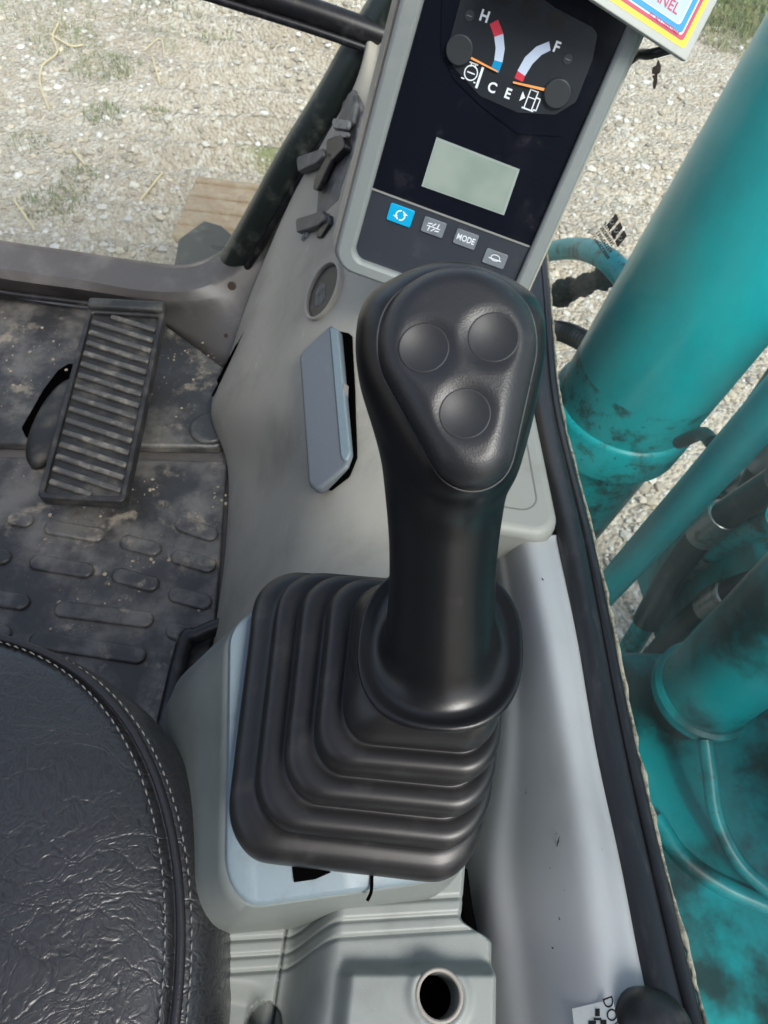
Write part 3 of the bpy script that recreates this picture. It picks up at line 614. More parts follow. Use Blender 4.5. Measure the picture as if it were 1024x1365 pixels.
ctl = []
for row in R:
    P = [PZ(*q) for q in row]; b0 = P[0].copy(); b0[2] = max(0.004, b0[2]-.3); b0[0] += .02
    ctl.append([b0]+P)
CG = bicubic(ctl, 110, 70); grid(CG, CONS, 'console_shell', con, .004)
edge = [PZ(347, 424, .155), PZ(330, 456, .13), PZ(308, 498, .09), PZ(288, 535, .065)]
tube('panel_gap', [q+A([-.004, -.002, .014]) for q in edge], [.002]+[.0045]*12+[.006]*12+[.002]*5, RECESS_SHADE, con, 8, 30)
def sfr(px, py, up=(0, 1, 0), G=None, lift=0):
    p, n_ = surf_at(CG if G is None else G, px, py); ex = np.cross(up, n_); return Fr(p+n_*lift, ex, np.cross(n_, ex))
# round dark socket in the console
fr = sfr(434, 388); fr = Fr(fr.o, PP(447, 375, fr.o, fr.ez)-PP(424, 388, fr.o, fr.ez), fr.ey)
sp_ = surf_at(CG, 434, 388); pn = nrm(A([-.75, -.15, .62])*.45+sp_[1]*.55); so_ = sp_[0]+pn*.006; fr = Fr(so_, np.cross((0, 1, 0), pn), np.cross(pn, np.cross((0, 1, 0), pn)))
sk = thing('power_socket', so_, 'round dark capped socket sunk in the side console beside the bracket', 'socket')
ringprism('socket_ring', fr, circ(0, 0, .0375, 36, .047), circ(0, 0, .0335, 36, .043), -.02, .002, CONS, sk, .0015)
prism('socket_cap', fr, circ(0, 0, .0335, 36, .043), -.02, -.003, BLACK, sk, .002)
for i in range(-3, 4): prism('cap_print', fr, [(-.006+.003*i-.0012, -.022+abs(i)*.002), (-.006+.003*i+.0003, -.022+abs(i)*.002), (-.006+.003*i+.0003, .02-abs(i)*.003), (-.006+.003*i-.0012, .02-abs(i)*.003)], -.003, -.0024, CLIPL, sk)
# blue-grey paddle
P0, N0 = surf_at(CG, 432, 545)
pn = nrm(N0*.5+A([-.35, -.1, .85])); po = P0+N0*.020
fr = Fr(po, np.cross((0, 1, 0), pn), np.cross(pn, np.cross((0, 1, 0), pn)))
pad = thing('release_paddle', P0, 'blue grey plastic release paddle standing out of a black slot in the console', 'lever')
op = [fr.uv(*q) for q in ((398, 472), (440, 432), (452, 440), (469, 606), (462, 622), (421, 655), (410, 645))]
prism('paddle', fr, roundpoly(op, [.014, .005, .006, .008, .01, .01, .016], 6), -.013, 0, PADL, pad, .004, 3)
ed = [fr.uv(*q) for q in ((440, 434), (451, 440), (468, 604), (461, 620), (455, 608))]
prism('edge_trim', fr, roundpoly(ed, .003, 3), -.004, .0022, RIM, pad, .0015)
fr2 = sfr(455, 545, lift=.002)
sl_ = [fr2.uv(*q) for q in ((440, 440), (468, 446), (473, 520), (476, 610), (466, 636), (440, 655), (428, 640), (440, 600))]
prism('slot', fr2, roundpoly(sl_, .006, 4), -.004, .003, RECESS_SHADE, pad)  # solid black piece, colour in place of the slot's shade
box('catch', fr2.w(*fr2.uv(464, 530), .006), (.006, .028, .01), CLIPL, pad, .001, fr2)
# dark bracket beside the monitor
br = thing('device_bracket', surf_at(CG, 445, 210)[0], 'black folding holder bracket clipped to console beside the monitor', 'bracket')
bn = surf_at(CG, 450, 215); ex = PP(480, 135, bn[0], bn[1])-PP(424, 300, bn[0], bn[1]); fb = Fr(bn[0]+bn[1]*.006, np.cross(ex, bn[1]), ex)
def bpoly(name, pts, z0, z1, m, bev=.001, r=0): return prism(name, fb, roundpoly([fb.uv(*q) for q in pts], .004, 4), z0, z1, m, br, .0028, 3)
bpoly('back_plate', [(420, 305), (425, 235), (448, 185), (456, 135), (476, 120), (482, 150), (470, 200), (455, 250), (447, 300)], -.010, .0, CLIP, .002, .003)
bpoly('upper_wing', [(450, 175), (470, 128), (477, 121), (480, 140), (476, 165), (462, 182)], .0, .008, CLIP, .002, .002)
bpoly('strap', [(452, 162), (476, 166), (474, 178), (455, 176)], .008, .014, CLIPL, .002, .002)
bpoly('strap', [(453, 178), (474, 181), (471, 188), (455, 186)], .007, .012, CLIPL, .002, .002)
bpoly('jaw', [(406, 215), (442, 203), (444, 212), (434, 222), (409, 234)], .002, .016, CLIP, .003, .002)
bpoly('jaw', [(404, 296), (440, 285), (446, 296), (433, 306), (406, 314)], .0, .014, CLIP, .003, .002)
bpoly('clasp', [(428, 243), (446, 208), (452, 206), (452, 216), (432, 258), (426, 256)], .004, .012, BLACK, .002, .002)
bpoly('clasp', [(444, 190), (466, 182), (470, 200), (452, 218), (444, 212)], .0, .012, BLACK, .002, .002)
bpoly('hook', [(430, 312), (446, 288), (448, 300), (436, 320), (429, 320)], .0, .010, BLACK, .002, .002)
a_ = fb.w(*fb.uv(409, 317), .004); tube('pin', [a_-fb.ey*.006, a_+fb.ey*.012], .0042, CLIPL, br, 12)
a_ = fb.w(*fb.uv(415, 309), .004); tube('pin', [a_-fb.ey*.010, a_+fb.ey*.004], .0035, CLIPL, br, 12)
# ================================================================== MONITOR
def para(pts, wd):
    M_ = A([s_*ray(*q) for s_, q in zip((1, -1, 1, -1), pts)]).T; t = np.linalg.svd(M_)[2][-1]; t = t/t[0]
    P = [CAM+t[i]*ray(*q) for i, q in enumerate(pts)]; t = t*wd/np.linalg.norm(P[1]-P[0]); return [CAM+t[i]*ray(*q) for i, q in enumerate(pts)]
mpn = para(((501, 250), (705, 325), (804, 99), (570, 9)), .16)
mf = Fr(mpn[0], mpn[1]-mpn[0]+mpn[2]-mpn[3], mpn[3]-mpn[0]+mpn[2]-mpn[1])
mo = thing('monitor', mf.w(.08, -.06, -.05), 'grey framed instrument monitor with gauges, blank display and keys', 'monitor')
U = lambda *q: [mf.uv(*p) for p in q]
vb = mf.uv(500, 352)[1]; VT = .24
oo = roundpoly([(-.022, vb-.016), (.178, vb-.016), (.178, VT+.016), (-.022, VT+.016)], .022, 8); oi = roundpoly([(-.003, vb), (.163, vb), (.163, VT), (-.003, VT)], .012, 8)
ringprism('bezel', mf, oo, oi, -.012, .007, BEZ, mo, .004)
# tapered housing behind the bezel
h0 = A([mf.w(*p, -.006) for p in roundpoly([(-.026, vb-.02), (.181, vb-.02), (.181, VT+.02), (-.026, VT+.02)], .026, 8)]); h1 = A([mf.w(*p, -.03) for p in roundpoly([(-.033, vb-.026), (.182, vb-.026), (.182, VT+.02), (-.033, VT+.02)], .03, 8)])
h2 = A([mf.w(*p, -.085) for p in roundpoly([(-.03, vb-.02), (.15, vb-.02), (.15, VT), (-.03, VT)], .03, 8)])
v, f = loft([h2, h1, h0]); obj('housing', v, f, CONS, mo, autos=60)
dn = mf.uv(501, 252)[1]
prism('display_glass', mf, roundpoly([(-.004, dn), (.164, dn-.001), (.164, VT+.001), (-.004, VT+.001)], [.001, .001, .012, .012], 5), -.006, -.001, SCR, mo)
prism('key_panel', mf, roundpoly([(-.0035, vb-.001), (.1635, vb-.001), (.1635, dn-.0022), (-.0035, dn-.0022)], [.012, .012, .002, .002], 6), -.006, -.0014, PANB, mo)
prism('divider_strip', mf, [(-.0035, dn-.002), (.1635, dn-.002), (.1635, dn-.0003), (-.0035, dn-.0003)], -.003, -.0002, CONSD, mo)
gpl = U((618, -20), (612, 8), (598, 60), (603, 88), (640, 128), (690, 150), (740, 153), (768, 136), (790, 80), (797, 45), (790, 36), (740, 10), (700, -20))
gpo = prism('gauge_plate', mf, roundpoly(gpl, .006, 4), -.001, .0006, SCR2, mo, .0003)
prism('gauge_surround', mf, roundpoly(U((590, -30), (588, 70), (605, 105), (640, 140), (690, 178), (745, 182), (790, 150), (815, 60), (800, -10)), .008, 4), -.001, .0001, SCR, mo)  # black glass sheet lying round the gauge plate
def band(name, o_, i_, m): return prism(name, mf, U(*o_)+U(*i_)[::-1], .0006, .0010, m, mo)
o1 = [(664, 26), (668, 36), (671, 45), (673, 65), (670, 83), (665, 97)]; i1 = [(653, 32), (656, 40), (659, 49), (661, 64), (659, 80), (654, 92)]
band('temperature_arc', o1[0:3], i1[0:3], RED); band('temperature_arc', o1[2:5], i1[2:5], GWHITE); band('temperature_arc', o1[4:], i1[4:], BLUE)
o2 = [(732, 55), (715, 62), (700, 76), (690, 94), (686, 104)]; i2 = [(734, 67), (722, 73), (710, 85), (700, 101), (697, 109)]
band('fuel_arc', o2[:4], i2[:4], GWHITE); band('fuel_arc', o2[3:], i2[3:], RED)
def needle(a, b, wd, hub):
    a_, b_ = A(mf.uv(*a)), A(mf.uv(*b)); nn = nrm(A([-(b_-a_)[1], (b_-a_)[0]]))*wd
    nd = prism('needle', mf, [a_-nn, b_-nn*.6, b_+nn*.6, a_+nn], .0022, .003, ORNG, mo)
    c = mf.uv(*hub); prism('hub', mf, circ(*c, .0118, 28), .001, .0045, HUBM, nd, .001)
needle((627, 76), (664, 95), .0009, (613, 66)); needle((727, 119), (684, 109), .0011, (743, 124))
for s_, px, py, z in (('H', 646, 22, .0112), ('C', 656, 117, .0112), ('E', 677, 125, .0112), ('F', 742, 63, .0112)):
    text('gauge_letter', s_, mf, *mf.uv(px, py), z, WHITE, mo, .0008, bold=.0003)
for px, py in ((626, 21), (757, 79)):
    c = mf.uv(px, py); sc_ = prism('screw', mf, circ(*c, .0042, 16), .0005, .0012, HUBM, mo, .0003)
    prism('screw_slot', mf, [(c[0]-.0022, c[1]-.0004), (c[0]+.0022, c[1]-.0004), (c[0]+.0022, c[1]+.0004), (c[0]-.0022, c[1]+.0004)], .0012, .0014, KEYG, sc_)
for px, py in ((706, 13), (742, 28), (668, -4)):
    prism('warning_lamp', mf, circ(*mf.uv(px, py), .0095, 24, .006), .0005, .0009, DIMP, mo)
# engine temperature pictogram
c = mf.uv(628, 97)
ringprism('engine_pictogram', mf, circ(*c, .0062, 22), circ(*c, .0052, 22), .0006, .0009, WHITE, mo)
for du, dv, w_, h_ in ((0, 0, .0035, .0005), (0, .0075, .004, .0006), (-.002, .006, .0005, .0015), (.002, .006, .0005, .0015), (.0085, -.001, .0011, .0085), (-.0055, -.006, .0015, .0005), (.0055, -.006, .001, .0005)):
    prism('engine_pictogram', mf, [(c[0]+du-w_, c[1]+dv-h_), (c[0]+du+w_, c[1]+dv-h_), (c[0]+du+w_, c[1]+dv+h_), (c[0]+du-w_, c[1]+dv+h_)], .00062, .00092, WHITE, mo)
# fuel pump pictogram
c = mf.uv(708, 133)
for du, dv, w_, h_ in ((-.0035, 0, .0005, .0075), (.0035, 0, .0005, .0075), (0, .0075, .004, .0005), (0, .0015, .0035, .0004), (0, -.0078, .0055, .0006), (.0075, -.002, .0005, .005), (.0058, .003, .0018, .0005), (.0062, -.0065, .0016, .0005)):
    prism('fuel_pictogram', mf, [(c[0]+du-w_, c[1]+dv-h_), (c[0]+du+w_, c[1]+dv-h_), (c[0]+du+w_, c[1]+dv+h_), (c[0]+du-w_, c[1]+dv+h_)], .0006, .0009, WHITE, mo)
prism('fuel_pictogram', mf, [(c[0]-.0095, c[1]+.004), (c[0]-.0095, c[1]-.004), (c[0]-.0055, c[1])], .0006, .0009, WHITE, mo)
# lcd
lq = U((582, 183), (693, 226), (672, 287), (562, 248)); lc = A(lq).mean(0)
lo = prism('lcd_frame', mf, lq, -.001, .0002, LCDF, mo)
prism('lcd_pane', mf, [lc+(A(q)-lc)*A([.95, .93]) for q in lq], .0002, .0006, LCD, lo)
# keys
def key(px, py, m, wd=.0115, hd=.0075):
    c = mf.uv(px, py); k_ = prism('key', mf, roundpoly([(c[0]-wd, c[1]-hd), (c[0]+wd, c[1]-hd), (c[0]+wd, c[1]+hd), (c[0]-wd, c[1]+hd)], .0015, 3), -.0014, .0004, m, mo, .0004); return c, k_
c, k_ = key(534, 287, CYAN, .0125, .0085)
ringprism('key_symbol', mf, circ(*c, .0052, 24), circ(*c, .0038, 24), .0004, .0006, WHITE, k_)
for a in (.3, 3.4): prism('key_symbol', mf, [(c[0]+.0075*math.cos(a), c[1]+.0075*math.sin(a)), (c[0]+.0028*math.cos(a), c[1]+.0028*math.sin(a)), (c[0]+.005*math.cos(a+.75), c[1]+.005*math.sin(a+.75))], .0006, .0008, WHITE, k_)
for a in (1.4, 4.5): prism('key_symbol_gap', mf, [(c[0]+r*math.cos(a+o_), c[1]+r*math.sin(a+o_)) for r, o_ in ((.003, -.15), (.006, -.15), (.006, .15), (.003, .15))], .0006, .0007, CYAN, k_)
c, k_ = key(578, 303, KEYG)
for i in range(-1, 2):
    for j in (-1, 1):
        u, v_ = c[0]+.0042*i, c[1]+.0026*j; a = .6*i*j
        ca, sa = math.cos(a+.8), math.sin(a+.8)
        prism('key_symbol', mf, [(u-.0022*ca-.0005*sa, v_-.0022*sa+.0005*ca), (u+.0022*ca-.0005*sa, v_+.0022*sa+.0005*ca), (u+.0022*ca+.0005*sa, v_+.0022*sa-.0005*ca), (u-.0022*ca+.0005*sa, v_-.0022*sa-.0005*ca)], .0004, .0006, WHITE, k_)
prism('key_symbol', mf, [(c[0]-.007, c[1]-.0004), (c[0]+.007, c[1]-.0004), (c[0]+.007, c[1]+.0004), (c[0]-.007, c[1]+.0004)], .0004, .0006, WHITE, k_)
c, k_ = key(621, 319, KEYG); text('key_text', 'MODE', mf, *c, .0085, WHITE, k_, .0005, bold=.00012, sx=.78)
c, k_ = key(660, 345, KEYG); ringprism('key_symbol', mf, circ(c[0], c[1]+.001, .005, 20, .0034), circ(c[0], c[1]+.001, .0042, 20, .0026), .0004, .0006, WHITE, k_)
prism('key_symbol', mf, [(c[0]-.0065, c[1]-.001), (c[0]+.0065, c[1]-.001), (c[0]+.0065, c[1]), (c[0]-.0065, c[1])], .0006, .0008, WHITE, k_)
# placard above the monitor
pk = PT(915, 82, .60); pex = PT(915, 82, .60)-PT(790, 0, .565); pey = PT(977, -5, .585)-pk
plf = Fr(pk, pex, pey)
pl = thing('warning_placard', plf.w(-.07, .0, -.004), 'small grey placard with yellow, red and blue border and red print above the monitor', 'placard')
def rect(u0, v0, u1, v1): return [(u0, v0), (u1, v0), (u1, v1), (u0, v1)]
prism('plate', plf, rect(-.17, 0, 0, .12), -.006, 0, PLATE, pl, .0008)
for i, (ins, m, nm) in enumerate(((.006, PYEL, 'yellow_border'), (.0098, PRED, 'red_border'), (.0125, WHITE, 'white_line'), (.0135, PBLU, 'blue_border'), (.0175, WHITE, 'white_line'), (.0183, PPAL, 'print_field'))):
    prism(nm, plf, roundpoly(rect(-.165, ins, -ins*1.15, .115), .0025, 3), .0001*i, .0001*(i+1)+.0001, m, pl)
text('print', 'PANEL', plf, *plf.uv(904, 14), .0105, PRED, pl, .0009, align='RIGHT', bold=.0001)
text('print', 'PT. NO. D005T8468', plf, *plf.uv(885, 32), .0040, PRED, pl, .0009, sx=.9)
stl = [PT(905, 62, .612), PT(868, 72, .625), PT(842, 78, .66), mf.w(.17, .13, -.03)]
tube('stalk', stl, .0042, BLACK, pl, 10, 14)
# ================================================================== LEVER POD
BL, BR, TR, TL = A([-.066, .075, .524]), A([.076, .076, .524]), A([.094, .262, .530]), A([-.082, .256, .530])
def quadring(c4, sc=1.0, rad=.3, k=10, m=8, dz=0):
    out = []
    cor = [(-1, -1), (1, -1), (1, 1), (-1, 1)]; base = []
    for i, (sx, sy) in enumerate(cor):
        cx, cy = sx*(1-rad), sy*(1-rad); a0 = math.pi+i*math.pi/2
        for a in np.linspace(a0, a0+math.pi/2, k): base.append((cx+rad*math.cos(a), cy+rad*math.sin(a)))
        nx, ny = cor[(i+1) % 4]; p0 = A(base[-1]); a1 = math.pi+((i+1) % 4)*math.pi/2; p1 = A([nx*(1-rad)+rad*math.cos(a1), ny*(1-rad)+rad*math.sin(a1)])
        for t in np.linspace(0, 1, m+2)[1:-1]: base.append(tuple(p0*(1-t)+p1*t))
    B = A(base)*sc
    a, b, c, d_ = [A(q) for q in c4]
    u = (B[:, 0]+1)/2; v = (B[:, 1]+1)/2
    P = (1-u)[:, None]*(1-v)[:, None]*a+u[:, None]*(1-v)[:, None]*b+u[:, None]*v[:, None]*c+(1-u)[:, None]*v[:, None]*d_
    return P+A([0, 0, dz])
pod = thing('lever_pod', (.01, .17, .0), 'green grey plastic pod with pale rim carrying the control lever', 'armrest pod')
def q4(*pz): return [PZ(*p) for p in pz]
rim_o = [A([-.080, .048, .520]), A([.094, .064, .520]), A([.104, .275, .526]), A([-.104, .268, .526])]
rim_o[0] = PZ(304, 1208, .52); rim_o[1] = PZ(630, 1160, .52); rim_o[3] = PZ(308, 812, .526)
rim_i = [BL, BR, TR, TL]
def off4(c4, dl, db, dr, dt, dz):
    a, b, c, d_ = [q.copy() for q in c4]
    for q, x, y in ((a, -dl, -db), (b, dr, -db), (c, dr, dt), (d_, -dl, dt)): q += A([x, y, dz])
    return [a, b, c, d_]
rg = [quadring(rim_i, .9, .3, dz=-.02), quadring(rim_i, .97, .3, dz=-.002), quadring(rim_o, 1, .3, dz=0), quadring(off4(rim_o, .0015, .0015, .001, .001, -.0025), 1, .3), quadring(off4(rim_o, .002, .002, .001, .001, -.007), 1, .3)]
v, f = loft(rg, True, False); obj('pod_rim', v, f, RIM, pod, autos=50)
shell = [off4(rim_o, -.004, -.004, 0, 0, -.006), off4(rim_o, .003, .003, .0, .001, -.0065), off4(rim_o, .008, .006, .0, .002, -.016), off4(rim_o, .030, .011, .0, .003, -.055), off4(rim_o, .058, .016, .0, .004, -.105), off4(rim_o, .072, .018, 0, .004, -.15), off4(rim_o, .070, .018, 0, .004, -.24), off4(rim_o, .06, .016, 0, .004, -.516)]
sh = [quadring(s_, 1, r_) for s_, r_ in zip(shell, (.3, .3, .3, .32, .36, .36, .36, .36))]
v, f = loft(sh, True, True); obj('pod_shell', v, f, POD, pod, autos=60)
# notch under the boot and joint across the rim, shade as black pieces
RF = Fr((0, 0, .5215), (1, 0, 0), (0, 1, 0)); uz = lambda px, py: tuple(PZ(px, py, .5215)[:2])
prism('notch', RF, [uz(389, 1152), uz(441, 1163), uz(420, 1172), uz(392, 1176)], -.001, .0012, RECESS_SHADE, pod)
gl_ = [PZ(496, 1166, .5225), PZ(495, 1188, .522), PZ(490, 1200, .519)]
tube('rim_joint', gl_, .0011, RECESS_SHADE, pod, 6, 10)
# lower housing behind the pod: raised box, grooves, bolt hole
lh = thing('rear_housing', (.03, -.02, 0), 'grey green grooved rear housing with a round bolt hole behind the pod', 'housing')
xa, xb, ya, yb = -.115, .100, -.16, .115
nx, ny = 240, 300; uu = np.linspace(0, 1, nx); vv = np.linspace(0, 1, ny)
yy = ya+(yb-ya)*vv
redge = np.where(yy > .052, .079+.05*(yy-.052), .079+(.0985-.079)*sstep(.052, .036, yy))
Xg = xa+(redge[None]-xa)*uu[:, None]; Yg = yy[None]+.16*Xg-.012*(1-sstep(-.030, .006, Xg))
step_ = sstep(-.030, .006, Xg)
Zg = .432+.052*step_
raise_ = sstep(.004, .016, Xg)*sstep(.038, .028, Yg-.10*(Xg-.05))*.016
Zg = Zg+raise_
for gy_ in (.048, .057, .0665):
    yl = gy_+.16*Xg-.004-.012*(1-step_); Zg = Zg-.0022*np.exp(-((Yg-yl)/.0013)**2)
Zg = Zg-.004*sstep(.0015, 0, np.abs(Xg+.031))*(Yg > -.02)
Zg = Zg-.012*sstep(-.036, -.05, Xg)*sstep(.02, .005, Yg)
hc = PZ(585, 1327, .499); rad_ = np.hypot(Xg-hc[0], (Yg-hc[1])); Zg = Zg+.0025*np.exp(-((rad_-.0155)/.003)**2)-.035*sstep(.0122, .0110, rad_)
hc2 = PZ(352, 1364, .42); rad2 = np.hypot(Xg-hc2[0], Yg-hc2[1]); Zg = Zg-.02*sstep(.012, .011, rad2)
edge_ = sstep(1, .985, uu)[:, None]; Zg = Zg-.006*(1-edge_)
LG = np.stack([Xg, Yg, Zg], -1)
sk_ = LG[-1].copy(); sk_[:, 2] -= .12; LG2 = np.concatenate([LG, sk_[None]], 0); fr0 = LG2[:, :1].copy(); fr0[..., 2] = .01
sk0 = LG[0].copy(); sk0[:, 2] = .01; LG2 = np.concatenate([np.stack([sk0[:, 0], sk0[:, 1], sk0[:, 2]], -1)[None], LG2], 0)
o = grid(LG2, POD, 'housing_shell', lh); o.data.set_sharp_from_angle(angle=math.radians(70))
o.data.materials[0] = RIM2 = mat('green_grey_housing', (.195, .213, .203), .45, var=((.145, .158, .15), 18, .45, .75, 8), var2=((.30, .23, .18), 60, .66, .8, 8), bump=(1500, .35, .0004, 'noise'))
prism('bolt_recess', Fr((hc[0], hc[1], .47), (1, 0, 0), (0, 1, 0)), circ(0, 0, .0110, 28), -.002, .0005, RECESS_SHADE, lh)  # black disc, darkens the bottom of the hole by colour
ringprism('hole_ring', Fr((hc[0], hc[1], .502), (1, 0, 0), (0, 1, 0)), circ(0, 0, .0138, 36), circ(0, 0, .0114, 36), -.006, .0006, mat('worn_hole_edge', (.24, .225, .20), .6, var=((.22, .2, .18), 200, .4, .7, 5)), lh, .001)
# black strip painting the shade in the gap between housing and sill
tube('gap_shade_strip', [PZ(612, 1160, .44), PZ(622, 1230, .43), PZ(640, 1300, .42), PZ(655, 1400, .42)], .006, RECESS_SHADE, lh, 8, 14)
# ================================================================== CONTROL LEVER
FO = PT(586, 866, .372); HS = PT(601, 430, .300)
az = nrm(HS-FO); gf = Fr(FO, AX-(AX@az)*az, np.cross(az, AX))          # ez = along the grip
lv = thing('control_lever', FO-az*.12, 'black joystick with three dished thumb buttons and pleated rubber boot', 'joystick')
Rg = np.stack([gf.ex, gf.ey, gf.ez])
vdir = -nrm(ray(612, 480)); hn = nrm(vdir*.88+az*.30); hcn = PT(609, 452, .276)
hd = PP(658, 448, hcn, hn)-PP(565, 463, hcn, hn); hx = nrm(hd); hf = Fr(hcn, hx, np.cross(hn, hx))
Rh = np.stack([hf.ex, hf.ey, hf.ez])
fzv = nrm(az*.72-nrm(ray(586, 866))*.50); ffr = Fr(FO, AX-(AX@fzv)*fzv, np.cross(fzv, AX)); Rf = np.stack([ffr.ex, ffr.ey, ffr.ez])
def grip_sdf(P):
    q = (P-FO)@Rg.T; x, y, z = q.T; L_ = np.linalg.norm(HS-FO)
    g_ = sstep(.055, .14, z); b0 = sstep(.05, .0, z)
    rx = .0250+.0055*g_+.002*b0; ry = .0265+.001*g_+.002*b0
    yo = y+.003*np.sin(z*22)
    stem_ = (np.hypot(x/rx, yo/ry)-1)*np.minimum(rx, ry)
    stem_ = smax(stem_, z-(L_+.006), .012); stem_ = np.maximum(stem_, -.001-((P-FO)@Rf.T)[:, 2])
    h = (P-hcn)@Rh.T; hx_, hy_, hz_ = h.T
    body = extr(ucap(hx_+.0022, hy_-.0040, .0345, .0200, .0415), hz_, -.042, -.0085, .013)
    d_ = smin(stem_, body, .022)
    # flange: oblong thin dish
    fx, fy, fz = ((P-FO)@Rf.T).T
    rr = (np.abs(fx/.0418)**2.4+np.abs((fy-.006)/.0495)**2.4)**(1/2.4); fl_ = (rr-1)*.043
    zt = fz-.030*np.clip(1.02-rr, 0, 1)**2.2+.004-.0025*sstep(.8, 1, rr)
    disc = extr(fl_, zt, -.0026, .0026, .0025)*.8
    d_ = smin(d_, disc, .009)
    # keep the dish thin below
    d_ = np.maximum(d_, -(zt+.0032))
    # seam round the face cap
    fc = ucap(hx_, hy_, .0275, .0105, .042); gd = np.hypot(np.abs(fc-.0008), np.maximum(np.abs(hz_+.006)-.012, 0))
    cut = extr(ucap(hx_, hy_, .0287, .0141, .0400), hz_, -.0125, .03, .001)
    return d_
bb = A([FO, HS, hcn]); lo_ = bb.min(0)-.075; hi_ = bb.max(0)+.06
v, f = sdfmesh(grip_sdf, lo_, hi_, .00105); obj('grip', v, f, GRIP, lv)
btn = [hf.uv(565, 463, .004), hf.uv(658, 449, .004), hf.uv(620, 551, .004)]
BRAD = .0112; DEP = .0028; RS = (BRAD**2+DEP**2)/(2*DEP); ZS = .0050
def dome(x, y): return ZS-.9*(np.hypot(x, y+.012)**2)/.9*1.0
def face_sdf(P):
    h = (P-hcn)@Rh.T; x, y, z = h.T
    zz = z+2.2*(x*x+(y+.014)**2*.45)
    d_ = extr(ucap(x, y, .0302, .0162, .0395), zz, -.016, ZS, .0105)
    for b in btn:
        lz = -2.2*(b[0]**2+(b[1]+.014)**2*.45)
        s_ = np.sqrt((x-b[0])**2+(y-b[1])**2+(z-(ZS+lz+RS-DEP))**2)-RS
        d_ = smax(d_, -s_, .0018)
    return d_
v, f = sdfmesh(face_sdf, hcn-.062, hcn+.062, .0009); obj('face_cap', v, f, FACE, lv)
aa = np.linspace(0, 2*np.pi, 181)[:-1]; sm = []
for a in aa:                                            # moulding line where the cap meets the grip
    lo_r, hi_r = 0., .07; c2_ = A([0, -.018])
    for _ in range(26):
        m_ = (lo_r+hi_r)/2; q_ = c2_+m_*A([math.cos(a), math.sin(a)])
        if ucap(A([q_[0]]), A([q_[1]]), .0305, .0165, .0395)[0] < 0: lo_r = m_
        else: hi_r = m_
    q_ = c2_+lo_r*A([math.cos(a), math.sin(a)]); zs_ = np.linspace(.008, -.03, 140); P_ = A([hf.w(q_[0], q_[1], z_) for z_ in zs_])
    k_ = int(np.argmax(grip_sdf(P_) < 0)); sm.append(P_[k_])
sm = A(sm); sm = (np.roll(sm, 1, 0)+sm*2+np.roll(sm, -1, 0))/4
v, f = tubemesh(np.vstack([sm, sm[:1]]), .00045, 6); obj('moulding_line', v, f, mat('seam_grey', (.032, .032, .034), .5), lv)
for b in btn:
    lz = -2.2*(b[0]**2+(b[1]+.014)**2*.45)
    rs_ = []
    for r in np.linspace(.0094, .0004, 16):
        rs_.append(A([hf.w(b[0]+r*math.cos(a), b[1]+r*math.sin(a), ZS+lz+RS-DEP-math.sqrt(RS*RS-r*r)+.00006) for a in np.linspace(0, 6.2832, 36, endpoint=False)]))
    base_ = A([p-hf.ez*.002 for p in rs_[0]])
    v, f = loft([base_]+rs_); obj('button', v, f, BTN, lv)
# boot
tq = [ffr.w(sx*.034-.002, sy*.039+.006, -.009) for sx, sy in ((-1, -1), (1, -1), (1, 1), (-1, 1))]
bq = [BL+A([0, 0, -.002]), BR+A([0, 0, -.002]), TR+A([0, 0, -.002]), TL+A([0, 0, -.002])]
def boot_prof():
    out = []                                            # (height 0..1, inset 0..1)
    out += [(0, .0, .6), (.06, -.01, .75), (.13, .005, .85), (.18, .035, .78), (.212, .08, .55), (.217, .13, .2)]
    N = 3; h0, h1, i0, i1 = .24, .80, .14, .80
    for k_ in range(N):
        hA = h0+(h1-h0)*k_/N; hB = h0+(h1-h0)*(k_+1)/N; iA = i0+(i1-i0)*k_/N; iB = i0+(i1-i0)*(k_+1)/N
        for t in np.linspace(0, 1, 13)[1:]:
            bul = math.sin(math.pi*t)**.85
            out.append((hA+(hB-hA)*t+.075*bul-.03, iA+(iB-iA)*t+.03, bul))
    out += [(.815, .86), (.84, .845), (.90, .86), (.96, .93), (1.0, 1.0), (1.02, 1.1)]
    return out
rg = []
for h_, ins, *bl_ in boot_prof():
    wob = .006*math.sin(h_*17)
    c4 = []
    for a, b in zip(bq, tq):
        p = a+(b-a)*ins; p = p.copy(); zc = a[2]+(b[2]-a[2])*h_; 
        # tilt of the pleats follows the height
        c4.append(A([p[0], p[1], zc]))
    bb_ = bl_[0] if bl_ else .55
    rg.append(quadring(c4, 1+(.10+.035*h_)*(bb_-.55), .34+.1*h_, 10, 8))
v, f = loft(rg, True, True); ob = obj('rubber_boot', v, f, BOOT, lv)
sb = ob.modifiers.new('sub', 'SUBSURF'); sb.levels = 1; sb.render_levels = 1
